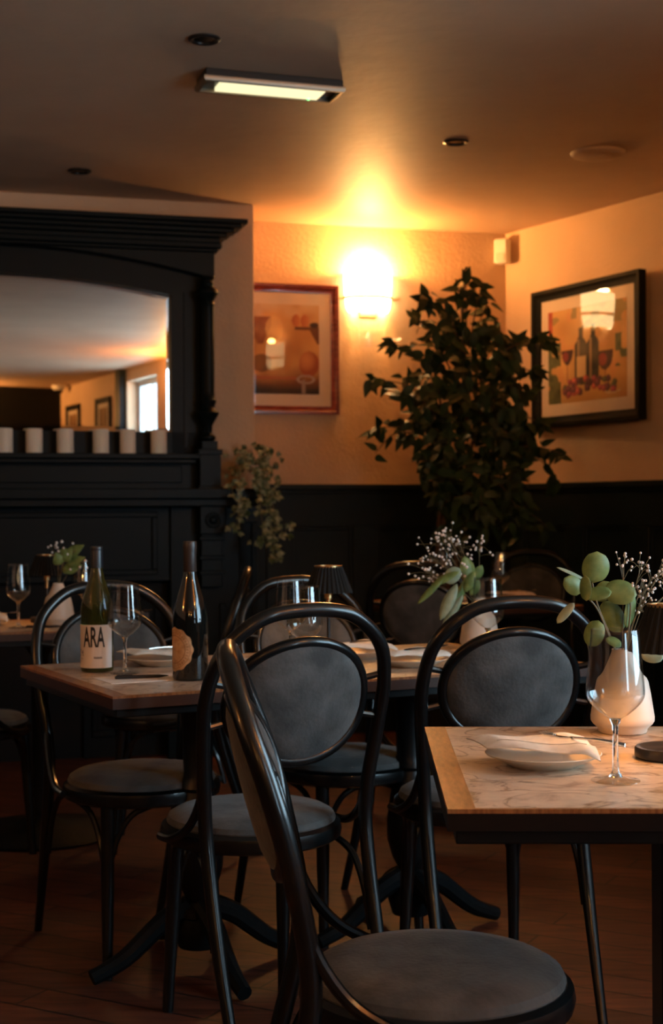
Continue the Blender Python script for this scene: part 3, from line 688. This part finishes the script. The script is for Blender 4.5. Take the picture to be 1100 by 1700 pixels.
mb = MB(); mb.lathe([(.0146, .262), (.0160, .262), (.0160, .304), (.0155, .306), (.0160, .308), (.0160, .314), (.0150, .316), (.001, .316)], 32); mb.build('screw_cap', M['foil_black'], b1)
va = atan2(-.594, 3.655)
lb = MB().add(*patch(r + .0004, R(-92), R(71), .012, .120)).build('label', M['label'], b1); lb['label'] = 'white label with black letters'; lb.rotation_euler = (0, 0, va * -0 )
vs, fs = text_mesh('ARA', .062)
mb = MB(); mb.add(wrap([(x * .47, y * 1.13 + .066) for x, y, z in vs], r + .0009, R(-3.4)), fs); mb.build('lettering', M['ink'], lb, flat=True)
mb = MB()
for k in range(8):
    x = -.010 + k * .0026; h = .0042 if k % 3 else .0052; mb.add(wrap([(x, .036), (x + .0019, .036), (x + .0019, .036 + h), (x, .036 + h)], r + .0009, R(12)), [(0, 1, 2, 3)])
rr = random.Random(5)
for k in range(14):                                              # grey mottling of the printed sketch at the label's left
    x, z, q = -.040 + rr.random() * .016, .028 + rr.random() * .030, .0008 + rr.random() * .0018
    mb.add(wrap([(x - q, z), (x, z - q * 1.5), (x + q, z), (x + q * .3, z + q * 2)], r + .0007, R(-14)), [(0, 1, 2, 3)])
mb.build('small_print', mat('grey_print_ink', (.18, .14, .13), .6), lb, flat=True)

b2 = thing('wine_bottle', 'taller dark red wine bottle with round tan seal label', 'wine bottle', (-.340, 3.466, TZ), 0)
mb = MB(); r2 = .0425
mb.lathe([(.001, .004), (.032, .0), (r2 - .002, .002), (r2, .007), (r2, .135), (r2 * .985, .150), (.0385, .172), (.0310, .200), (.0225, .228), (.0175, .248), (.0158, .262)], 40); mb.build('glass_body', M['blackglass'], b2)
mb = MB(); mb.lathe([(.0158, .255), (.0163, .256), (.0155, .300), (.0165, .312), (.0168, .318), (.0165, .329), (.0155, .3315), (.001, .332)], 32); mb.build('capsule', M['foil_brown'], b2)
def disc(rad, n=48, scal=0.0): return [(rad * (1 + scal * cos(12 * 2 * pi * i / n)) * cos(2 * pi * i / n), rad * (1 + scal * cos(12 * 2 * pi * i / n)) * sin(2 * pi * i / n)) for i in range(n)]
def wrapped_disc(rad, rr_, a, zc, hole=0.0, scal=0.0, n=72):
    vs = []; fs = []; K_ = 8
    for j in range(K_ + 1):
        q = lerp(hole, rad, j / K_)
        vs += [(x * q / rad, z * q / rad + zc) for x, z in disc(rad, n, scal)]
    for j in range(K_):
        for i in range(n): fs.append((j * n + i, j * n + (i + 1) % n, (j + 1) * n + (i + 1) % n, (j + 1) * n + i))
    return wrap(vs, rr_, a), fs
LAng = R(-55)
sl = MB().add(*wrapped_disc(.052, r2 + .0004, LAng, .075, .0005, .03)).build('seal_label', M['label_gold'], b2); sl['label'] = 'round tan seal label'
mb = MB(); mb.add(*wrapped_disc(.034, r2 + .0009, LAng, .075, .0325)); mb.add(*wrapped_disc(.046, r2 + .0009, LAng, .075, .0452))
for k in range(36):
    a = 2 * pi * k / 36; ca, sa = cos(a), sin(a)
    mb.add(wrap([(q * ca - w2 * sa, .075 + q * sa + w2 * ca) for q, w2 in ((.037, -.0007), (.0425, -.0007), (.0425, .0007), (.037, .0007))], r2 + .0009, LAng), [(0, 1, 2, 3)])
mb.build('seal_print', M['ink_brown'], sl, flat=True)

# ------------------------------------------------------------------ pleated cordless lamps
def make_lamp(label, loc, rz=0.0):
    t = thing('table_lamp', label, 'table lamp', loc, rz, 'pleated table lamps')
    mb = MB(); mb.lathe([(.001, .014), (.046, .014), (.052, .018), (.058, .018), (.060, .015), (.060, .003), (.057, 0), (.001, 0)], 48); mb.build('base', mat('black_lamp_base', (.03, .026, .024), .35), t)
    mb = MB(); mb.lathe([(.012, .014), (.006, .020), (.005, .024), (.005, .155)], 20); mb.build('stem', M['blackmetal'], t)
    mb = MB(); mb.lathe([(.004, .125), (.0062, .125), (.0062, .152), (.0115, .154), (.0115, .170), (.004, .185)], 20); mb.build('collar', M['brass'], t)
    n = 120; vs = []; fs = []
    for rr_, z in ((.068, .172), (.0385, .247), (.036, .247), (.0655, .172)):
        for i in range(n):
            q = rr_ * (1 + (.030 if i % 4 in (0, 1) else -.030)); a = 2 * pi * i / n; vs.append((q * cos(a), q * sin(a), z))
    for j in range(4):
        for i in range(n): fs.append((j * n + i, j * n + (i + 1) % n, ((j + 1) % 4) * n + (i + 1) % n, ((j + 1) % 4) * n + i))
    mb = MB(); mb.add(vs, fs); mb.build('pleated_shade', M['shade'], t, flat=True)
    mb = MB(); mb.lathe([(.034, .244), (.0395, .244), (.0395, .2485), (.034, .2485), (.034, .244)], 40)
    for k in range(3): a = 2 * pi * k / 3; mb.tube([(0, 0, .245), (.036 * cos(a), .036 * sin(a), .246)], .0015, 6)
    mb.build('top_ring', M['brass'], t)
    mb = MB(); mb.sphere((0, 0, .196), .008); mb.build('bulb', M['bulb'], t)
    return t
LM = [('pleated black table lamp at the photo edge on the small marble table', (.548, 2.335)),
      ('pleated black table lamp on the long table behind the hoop chair', (-.010, 4.09)),
      ('pleated black table lamp on the fireplace table', (-1.050, 5.33))]
l0 = make_lamp(LM[0][0], (*LM[0][1], TZ))
for lab, p in LM[1:]: dup(l0, (*p, TZ), .3, lab)
for k_, (_, p) in enumerate(LM): lamp_light('table_lamp_light', (*p, TZ + .212), P_TABLE * (2.6 if k_ == 0 else 1.0), .016)

# ------------------------------------------------------------------ vases
def make_vase(label, loc):
    t = thing('vase', label, 'vase', loc, 0, 'cream bottle vases')
    mb = MB(); pr = [(.001, .004), (.040, .0), (.0435, .003), (.0445, .009), (.053, .0165), (.0565, .022), (.0568, .030), (.0505, .070), (.0462, .092), (.0435, .0985), (.038, .1035), (.0335, .110), (.025, .129), (.0185, .146), (.0185, .150), (.016, .150), (.016, .144), (.022, .128), (.001, .09)]
    mb.lathe(pr, 56); mb.build('body', M['cream'], t, angle=50)
    return t
VS = [('cream bottle vase behind the single wine glass', (.522, 2.605)), ('cream bottle vase on the long table behind the oval backed chair', (.425, 4.17)), ('cream bottle vase on the fireplace table', (-.982, 5.19))]
v0 = make_vase(VS[0][0], (*VS[0][1], TZ))
for lab, p in VS[1:]: dup(v0, (*p, TZ), 0, lab)

# ------------------------------------------------------------------ plates, napkins, cutlery
def make_plate(label, loc):
    t = thing('side_plate', label, 'plate', loc, 0, 'side plates with napkins')
    mb = MB(); mb.lathe([(.001, .003), (.045, .003), (.050, 0), (.054, .002), (.075, .012), (.090, .019), (.0915, .0205), (.090, .0215), (.073, .0155), (.052, .008), (.001, .0075)], 48)
    mb.build('dish', M['plate'], t)
    return t
def napkin(label, loc, rz):
    """linen square folded to a kite: narrow tip on one side, a corner hanging over the plate rim on the other"""
    t = thing('napkin', label, 'napkin', loc, rz, 'folded napkins on plates')
    A, Bq, C, Dq = V((-.110, .032, .004)), V((.070, .080, .002)), V((.094, -.066, -.002)), V((-.078, -.040, .0))
    n, m = 24, 16; vs = []; fs = []
    for lay in (0, 1):
        for i in range(n + 1):
            for j in range(m + 1):
                u, v = i / n, j / m
                p = Dq.lerp(C, u).lerp(A.lerp(Bq, u), v)
                e = min(u, 1 - u, v, 1 - v); d = max(0, sqrt(p.x ** 2 + p.y ** 2) - .0925)
                z = .0030 * sin(7 * u + 2 * v) + .0025 * sin(11 * v) * u - .62 * d * (1 if p.y < .0 else .25) + p.z
                z += lay * (.0018 + .007 * min(1, e * 6)) if True else 0
                vs.append((p.x, p.y, z + .0095))
    k = (n + 1) * (m + 1)
    for lay in (0, 1):
        for i in range(n):
            for j in range(m):
                a = lay * k + i * (m + 1) + j; fs.append((a, a + 1, a + m + 2, a + m + 1))
    rim = [i * (m + 1) for i in range(n + 1)] + [n * (m + 1) + j for j in range(1, m + 1)] + [i * (m + 1) + m for i in range(n - 1, -1, -1)] + [j for j in range(m - 1, 0, -1)]
    for a, b in zip(rim, rim[1:] + rim[:1]): fs.append((a, b, b + k, a + k))
    mb = MB(); mb.add(vs, fs); mb.build('folded_cloth', M['napkin'], t, angle=60)
    mb = MB(); q = [V(p) + V((0, 0, .0006)) for p in vs[k + 3 * (m + 1) + 3: 2 * k: m + 1]][:n - 4]; mb.tube(q, .0006, 5); mb.build('hem', M['napkin'], t)
    return t
def fork(label, loc, rz, tilt=0.0):
    t = thing('fork', label, 'fork', loc, rz, 'forks laid on napkins'); t.rotation_euler = (0, tilt, rz)
    mb = MB(); mb.tube(cat_rom([(-.065, 0, .002), (-.035, 0, .004), (0, 0, .004), (.035, 0, .003)], 4), [.0035] * 4 + [.003] * 4 + [.002] * 4 + [.002], 8, flat=.5); mb.build('handle', M['steel'], t)
    mb = MB(); mb.add([(.035, -.004, .002), (.05, -.010, .001), (.065, -.010, .003), (.065, .010, .003), (.05, .010, .001), (.035, .004, .002), (.035, -.004, .004), (.05, -.010, .003), (.065, -.010, .005), (.065, .010, .005), (.05, .010, .003), (.035, .004, .004)], [(0, 1, 2, 3, 4, 5), (6, 7, 8, 9, 10, 11)] + [(i, (i + 1) % 6, (i + 1) % 6 + 6, i + 6) for i in range(6)])
    for k in range(4): y = -.0085 + k * .0057; mb.tube([(.064, y, .004), (.080, y, .004), (.092, y, .007)], [.0014, .0013, .0007], 6)
    mb.build('tines', M['steel'], t)
    return t
PL = [('plate under a white napkin on the small marble table', 'white folded napkin across the plate on the small marble table', 'fork lying over the napkin on the small marble table', (.330, 2.270), -.10),
      ('plate between the two wine bottles, toward the far side of the long table', 'white napkin on the plate between the two wine bottles', 'fork on the napkin between the two wine bottles', (-.452, 3.80), .35),
      ('plate before the pleated lamp, at the far side of the long table', 'white napkin on the plate before the pleated lamp', 'fork on the napkin before the pleated lamp', (.070, 3.955), .45),
      ('plate just past the tall dark bottle, behind the hooped chair back', 'white napkin on the plate past the tall dark bottle', 'fork on the napkin past the tall dark bottle', (-.160, 3.555), .55),
      ('plate on the long table between the two chairs with backs to us', 'white napkin on the plate between the two chairs turned from us', 'fork on the napkin between the two chairs turned from us', (.205, 3.735), .5),
      ('plate on the fireplace table near its outer corner', 'white napkin on the plate of the fireplace table near its outer corner', 'fork on the napkin near the outer corner of the fireplace table', (-1.245, 5.165), .1),
      ('plate on the fireplace table next to the seat seen side-on', 'white napkin on the plate toward the side-on chair', 'fork on the napkin toward the side-on chair', (-.775, 5.26), -.2),
      ('plate on the corner table beside its wine glass', 'white napkin on the plate beside the corner table glass', 'fork on the napkin beside the corner table glass', (.80, 6.42), .2),
      ('plate on the corner table behind the hanging leaves', 'white napkin on the plate behind the hanging leaves', 'fork on the napkin behind the hanging leaves', (.50, 6.155), .2)]
p0 = n0_ = f0 = None
for i, (lp, ln, lf, p, a) in enumerate(PL):
    zp = TZ + .0215
    if i == 0:
        p0 = make_plate(lp, (*p, TZ)); n0_ = napkin(ln, (p[0] - .010, p[1], zp + .001), a); f0 = fork(lf, (p[0] + .070, p[1] - .020, zp + .0185), -.80 + pi, .0)
    else:
        dup(p0, (*p, TZ), a, lp); dup(n0_, (p[0], p[1], zp + .001), a, ln)
        d = dup(f0, (p[0] + .03 * cos(a), p[1] + .03 * sin(a), zp + .0200), a + .25, lf)
# bill and pen by the white labelled bottle
t = thing('paper_bill', 'white paper sheet lying in front of the two bottles', 'paper', (-.438, 3.50, TZ), LA)
mb = MB(); mb.box((-.125, -.07, .0), (.125, .07, .0012)); mb.build('sheet', M['paper'], t, flat=True)
t = thing('pen', 'black pen lying on the paper sheet by the wine glass', 'pen', (-.462, 3.485, TZ + .0055), R(18))
mb = MB(); mb.tube([(-.062, 0, 0), (-.06, 0, 0), (.045, 0, 0), (.047, 0, 0)], [.003, .0042, .0042, .004], 12); mb.build('barrel', M['ink'], t)
mb = MB(); mb.tube([(.047, 0, 0), (.060, 0, 0), (.068, 0, 0)], [.0038, .002, .0006], 10); mb.build('nib', M['blackmetal'], t)
mb = MB(); mb.box((-.058, -.0008, .004), (-.02, .0008, .0055)); mb.build('clip', M['blackmetal'], t)
dup(t, (-1.005, 5.045, TZ + .0055), .12, 'black pen lying on the fireplace table by the lamp')

# ------------------------------------------------------------------ leaves and flowers
def leaf_mesh(mb, base, d, nrm, L, W, fold=.25, droop=.15, shape='ovate', n=6):
    d = V(d).normalized(); s = d.cross(V(nrm));
    if s.length < 1e-4: s = d.orthogonal()
    s.normalize(); up = s.cross(d).normalized(); vs = []; fs = []
    for i in range(n + 1):
        u = i / n
        if shape == 'ovate': wd = W * .5 * (sin(pi * u ** .72) ** .85) * (1 - .35 * u)
        elif shape == 'round': wd = W * .5 * sqrt(max(0, 1 - (2 * u - 1) ** 2))
        else: wd = W * .5 * sin(pi * u) ** .7
        c = V(base) + d * (L * u) - up * (droop * L * u * u)
        vs += [c + s * wd + up * wd * fold, c, c - s * wd + up * wd * fold]
    for i in range(n):
        a = i * 3; fs += [(a, a + 1, a + 4, a + 3), (a + 1, a + 2, a + 5, a + 4)]
    mb.add(vs, fs)
def at(px, py, D): return V(((px - 550) / F * D, D, 1.15 + (850 - py) / F * D))
def leafpart(t, org, base, tip, nrm, W, shape, m, droop=.1, fold=.12, n=10):
    b, e = V(base) - org, V(tip) - org
    mb = MB(); leaf_mesh(mb, b, e - b, nrm, (e - b).length, W, fold, droop, shape, n)
    o = mb.build('leaf', m, t, angle=180); md = o.modifiers.new('thick', 'SOLIDIFY'); md.thickness = .0006
    return o
def gyps(t, org, root, tips, nb, spread, rnd, r0=.0032):
    ms, mbv = MB(), MB()
    for tip in tips:
        tip = V(tip); mid = root.lerp(tip, .55) + V((0, 0, .02))
        P = cat_rom([root - org, mid - org, tip - org], 5); ms.tube(P, .0009, 5)
        for k in range(nb):
            a = mid.lerp(tip, rnd.uniform(.4, 1)); e = tip + V((rnd.gauss(0, spread), rnd.gauss(0, spread), rnd.gauss(0, spread * .8)))
            ms.tube([a - org, (a + e) / 2 - org + V((0, 0, .004)), e - org], .0005, 4)
            mbv.sphere(e - org, r0 * rnd.uniform(.7, 1.2), 8, 5)
    ms.build('flower_stems', M['stem'], t)
    o = mbv.build('blossoms', M['blossom'], t); o['kind'] = 'stuff'
def bouquet(label, vase_xy):
    org = V((vase_xy[0], vase_xy[1], TZ + .10)); return thing('flower_arrangement', label, 'flowers', org), org
rg = random.Random(21)
# near vase: round eucalyptus and gypsophila
t, org = bouquet('round leaved eucalyptus with white sprays in the vase behind single glass', VS[0][1])
D0 = 2.605; root = org + V((0, 0, .02))
def stem(t, org, pts, r=.0016):
    mb = MB(); mb.tube(cat_rom([V(p) - org for p in pts], 6), r, 7); o = mb.build('leaf_stem', M['stem'], t); return o
stem(t, org, [root, at(1010, 1060, 2.59), at(988, 1010, 2.57), at(962, 985, 2.56)])
stem(t, org, [root, at(1008, 1050, 2.60), at(990, 1005, 2.58), at(980, 960, 2.57)])
stem(t, org, [root, at(1040, 1060, 2.60), at(1045, 1010, 2.60), at(1040, 970, 2.60)])
stem(t, org, [root, at(1050, 1080, 2.60), at(1075, 1085, 2.58)])
vw = V((0, -1, .15))
for bx, by, tx, ty, W, sh, m, D, nr in (
    (984, 970, 991, 918, .050, 'round', 'euca', 2.57, (.1, -1, .1)), (964, 986, 936, 962, .032, 'round', 'euca', 2.55, (-.4, -1, .5)),
    (972, 966, 924, 942, .014, 'round', 'euca_pale', 2.59, (0, -.5, 1)), (968, 992, 1014, 984, .030, 'round', 'euca', 2.54, (.3, -.8, .7)),
    (972, 1000, 970, 958, .022, 'round', 'euca', 2.53, (-.5, -1, .3)), (1000, 982, 1056, 990, .046, 'round', 'euca', 2.60, (.0, -1, .3)),
    (952, 1003, 923, 1036, .017, 'round', 'euca_pale', 2.55, (-.6, -1, .2)), (992, 1032, 978, 1076, .036, 'round', 'euca', 2.58, (-.2, -1, 0)),
    (1000, 1000, 1030, 1052, .042, 'round', 'euca', 2.62, (.2, -1, -.2)), (1048, 985, 1040, 1045, .028, 'round', 'euca', 2.61, (.6, -.8, 0)),
    (1062, 1090, 1100, 1094, .028, 'round', 'euca_pale', 2.56, (0, -1, .6)), (1010, 968, 990, 1000, .03, 'round', 'euca', 2.63, (0, -1, .4)),
    (1004, 1062, 1030, 1075, .026, 'round', 'euca', 2.56, (0, -.6, 1))):
    leafpart(t, org, at(bx, by, D), at(tx, ty, D - .01), nr, W, sh, M[m], droop=.04)
gyps(t, org, root, [at(1035, 935, 2.63), at(1064, 940, 2.65), at(1082, 960, 2.62), at(1075, 985, 2.60), at(1066, 975, 2.64), at(1098, 950, 2.66), at(1064, 1010, 2.61), at(1110, 985, 2.65)], 11, .013, rg, .0026)
# middle vase
t, org = bouquet('trailing leaves and white sprays in the vase on the long table', VS[1][1]); root = org + V((0, 0, .02))
stem(t, org, [root, at(785, 980, 4.16), at(765, 950, 4.12), at(750, 952, 4.10)]); stem(t, org, [root, at(790, 970, 4.18), at(784, 935, 4.18)])
for bx, by, tx, ty, W, sh, m, D, nr in (
    (738, 968, 762, 945, .042, 'round', 'euca_pale', 4.06, (0, -1, .3)), (762, 950, 712, 972, .028, 'long', 'euca', 4.04, (-.2, -.8, .7)), (735, 962, 690, 1002, .020, 'long', 'euca', 4.02, (-.4, -1, .3)),
    (758, 970, 728, 1030, .034, 'long', 'euca_pale', 4.05, (-.3, -1, .1)), (768, 988, 730, 1046, .024, 'long', 'euca_pale', 4.08, (-.4, -1, .0)), (772, 960, 745, 1040, .03, 'long', 'euca', 4.12, (.4, -1, 0)),
    (778, 970, 772, 925, .046, 'long', 'euca', 4.16, (.2, -1, 0)), (785, 965, 800, 940, .03, 'long', 'euca', 4.18, (.3, -1, .2)), (770, 985, 786, 950, .03, 'long', 'euca', 4.10, (0, -1, .5)), (780, 990, 795, 965, .03, 'long', 'euca', 4.14, (.4, -1, .1))):
    leafpart(t, org, at(bx, by, D), at(tx, ty, D - .01), nr, W, sh, M[m], droop=.12)
gyps(t, org, root, [at(722, 895, 4.12), at(742, 890, 4.18), at(712, 925, 4.10), at(705, 950, 4.08), at(735, 930, 4.14), at(760, 900, 4.2), at(795, 905, 4.2), at(755, 945, 4.1), at(718, 960, 4.06), at(765, 925, 4.2), at(738, 895, 4.1)], 12, .020, rg, .0036)
# fireplace vase
t, org = bouquet('small green sprig with white flowers in the fireplace table vase', VS[2][1]); root = org + V((0, 0, .02))
stem(t, org, [root, at(100, 950, 5.18), at(108, 925, 5.17), at(125, 912, 5.16)])
for bx, by, tx, ty in ((105, 930, 118, 906), (110, 935, 140, 922), (104, 940, 126, 945), (112, 920, 138, 902), (100, 935, 92, 915), (108, 945, 135, 935), (100, 925, 108, 908)):
    leafpart(t, org, at(bx, by, 5.17), at(tx, ty, 5.15), (.1, -1, .4), .05, 'ovate', M['euca'], droop=.1)
gyps(t, org, root, [at(96, 906, 5.17), at(112, 915, 5.17), at(130, 935, 5.17)], 7, .022, rg, .0045)

# ivy pot on the mantel shelf end
iv = S0 + B * -.062 + NB * .15 + V((0, 0, 1.262))
t = thing('potted_ivy', 'trailing variegated ivy in a small pot at the mantel shelf end', 'potted plant', iv)
mb = MB(); mb.lathe([(.001, 0), (.045, 0), (.050, .004), (.062, .095), (.066, .097), (.066, .112), (.060, .112), (.056, .098), (.001, .094)], 28); mb.build('pot', M['terracotta'], t)
mb = MB(); mb.lathe([(.001, .098), (.055, .096)], 20); mb.build('soil', M['soil'], t)
ri = random.Random(4); vin, lv = MB(), MB()
def ivyleaf(p, s):
    d = V((ri.uniform(-1, 1), ri.uniform(-1, .2), ri.uniform(-1, .3))); nr = V((ri.uniform(-.6, .6), -1, ri.uniform(0, .9)))
    leaf_mesh(lv, p, d, nr, s, s * .9, .15, .2, 'ovate', 4)
    sd = d.normalized().cross(nr).normalized()
    for q in (-1, 1): leaf_mesh(lv, p + d.normalized() * s * .2, d.normalized() * .5 + sd * q * .9, nr, s * .62, s * .5, .1, .2, 'ovate', 3)
px = lambda x, y, D=6.78: at(x, y, D) - iv
for k in range(85):
    a, r_2, z = ri.uniform(0, 2 * pi), ri.uniform(.02, .115), ri.uniform(.09, .215)
    q = V((r_2 * cos(a) * 1.15 + .02, r_2 * sin(a) * .8 - .01, z - max(0, r_2 - .06) * .8)); ivyleaf(q, ri.uniform(.028, .046))
for path, cnt in (([(415, 775), (440, 790), (448, 835), (450, 880), (452, 925)], 46), ([(430, 780), (458, 800), (446, 850), (455, 890)], 26), ([(395, 790), (402, 830), (395, 860), (388, 885)], 22), ([(440, 800), (456, 850), (470, 885), (478, 870)], 16), ([(400, 795), (385, 800), (392, 832), (412, 840)], 14), ([(430, 795), (432, 840), (436, 880), (430, 900)], 20)):
    D_ = 6.66; P = cat_rom([V((0, -.05, .11))] + [px(x, y, D_) for x, y in path], 6); vin.tube(P, .0014, 5)
    for k in range(cnt):
        p = P[ri.randrange(6, len(P))] + V((ri.gauss(0, .016), ri.gauss(0, .012), ri.gauss(0, .012))); ivyleaf(p, ri.uniform(.024, .044))
vin.build('vines', M['stem'], t); o = lv.build('foliage', M['ivy'], t, angle=180); o['kind'] = 'stuff'

# tall ficus in the corner
fp = V((.56, 7.20, 0)); t = thing('ficus_plant', 'tall leafy green ficus standing in the corner by the wall lamp', 'potted plant', fp)
mb = MB(); mb.lathe([(.001, 0), (.105, 0), (.112, .006), (.14, .25), (.15, .255), (.15, .28), (.138, .28), (.13, .25), (.001, .24)], 36); mb.build('pot', M['blackmetal'], t)
mb = MB(); mb.lathe([(.001, .245), (.13, .245)], 24); mb.build('soil', M['soil'], t)
rf = random.Random(12); tr, brm, lf = MB(), MB(), MB()
loc = lambda x, y, D=7.10: at(x, y, D) - fp
TR = cat_rom([V((0, 0, .24)), V((.02, .0, .7)), V((-.02, .01, 1.1)), loc(775, 700), loc(770, 560), loc(772, 470)], 8)
tr.tube(TR, [lerp(.022, .005, i / (len(TR) - 1)) for i in range(len(TR))], 10)
TR2 = cat_rom([V((.04, -.02, .24)), V((.07, -.03, .7)), V((.06, 0, 1.1)), loc(800, 680), loc(830, 600)], 6); tr.tube(TR2, [lerp(.016, .004, i / (len(TR2) - 1)) for i in range(len(TR2))], 8)
TR3 = cat_rom([V((-.03, -.03, .24)), V((-.06, -.02, .8)), loc(750, 800), loc(735, 690), loc(715, 580)], 6); tr.tube(TR3, [lerp(.014, .004, i / (len(TR3) - 1)) for i in range(len(TR3))], 8)
tr.build('trunk', M['bark'], t)
def safe(p):
    w_ = p + fp
    if (w_ - K).dot(NB) < .05: p = p + NB * (.05 - (w_ - K).dot(NB))
    w_ = p + fp
    if (w_ - K).dot(NR) < .06: p = p + NR * (.06 - (w_ - K).dot(NR))
    return p
def fleaf(p, d, s=None):
    s = s or rf.uniform(.062, .10); d = V(d).normalized()
    q = safe(p); e = q + d * s; w_ = q + fp
    if w_.z < 1.06 and w_.x > .62 and w_.y < 7.25: return
    if (safe(e) - e).length > 1e-5: d = (safe(e) - q).normalized()
    leaf_mesh(lf, q, d, (rf.uniform(-.8, .8), -1 + rf.uniform(-.3, .5), rf.uniform(-.1, 1)), s, s * .56, .22, rf.uniform(.05, .3), 'ovate', 6)
BR = [((775, 560), (776, 462), 0, 13), ((770, 600), (762, 478), -.05, 12), ((785, 590), (815, 505), .05, 16), ((780, 580), (800, 480), -.06, 9), ((765, 610), (702, 492), -.05, 24), ((760, 640), (690, 520), .05, 20), ((770, 610), (735, 520), -.12, 18),
      ((755, 660), (648, 572), -.05, 20), ((750, 690), (620, 632), .0, 26), ((745, 720), (665, 660), -.12, 24), ((745, 750), (618, 712), -.02, 16), ((690, 720), (622, 755), -.05, 9), ((740, 770), (660, 730), -.1, 22),
      ((790, 620), (905, 572), -.08, 26), ((795, 640), (860, 560), .05, 24), ((800, 650), (890, 620), -.02, 26), ((800, 680), (880, 660), .02, 20), ((800, 700), (898, 712), -.08, 26), ((800, 730), (885, 735), .1, 22), ((805, 760), (938, 760), -.05, 24), ((850, 750), (925, 800), .0, 14),
      ((770, 790), (700, 770), -.12, 22), ((770, 800), (720, 840), -.15, 22), ((790, 800), (790, 850), -.18, 20), ((800, 800), (850, 850), -.15, 18), ((790, 830), (905, 880), -.1, 12), ((770, 830), (740, 880), -.12, 14), ((795, 840), (800, 900), -.15, 12)]
for a, b, dy, cnt in BR:
    A, E = loc(*a), loc(*b) + V((0, dy * 1.6, 0)); A = safe(A); E = safe(E); Mx = safe(A.lerp(E, .55) + V((0, 0, .05)))
    P = cat_rom([A, Mx, E], 7); brm.tube(P, [lerp(.005, .0015, i / (len(P) - 1)) for i in range(len(P))], 6)
    for k in range(cnt):
        i = min(len(P) - 1, int(len(P) * (rf.random() ** .7))); dr = (E - A).normalized()
        d = dr * rf.uniform(.1, .8) + V((rf.gauss(0, .6), rf.gauss(0, .5), rf.gauss(-.35, .5))); fleaf(P[i] + V((rf.gauss(0, .012), rf.gauss(0, .02), rf.gauss(0, .012))), d)
def inside(x, y):
    rows = [(520, 725, 820), (560, 715, 835), (600, 700, 860), (640, 690, 870), (680, 680, 870), (720, 690, 880), (760, 700, 880), (800, 705, 880), (850, 725, 880), (900, 745, 860)]
    for (y0, a0, b0), (y1, a1, b1) in zip(rows, rows[1:]):
        if y0 <= y < y1: u = (y - y0) / (y1 - y0); return lerp(a0, a1, u) < x < lerp(b0, b1, u)
    return False
cnt = 0
while cnt < 900:
    x, y = rf.uniform(670, 890), rf.uniform(530, 900)
    if y > 810 and rf.random() < .35: continue
    if not inside(x, y): continue
    cnt += 1; fleaf(loc(x, y, 7.10 + rf.uniform(-.33, .30)), (rf.gauss(0, .6), rf.gauss(-.2, .5), rf.gauss(-.5, .5)))
brm.build('branches', M['bark'], t); o = lf.build('foliage', M['leaf'], t, angle=180); o['kind'] = 'stuff'
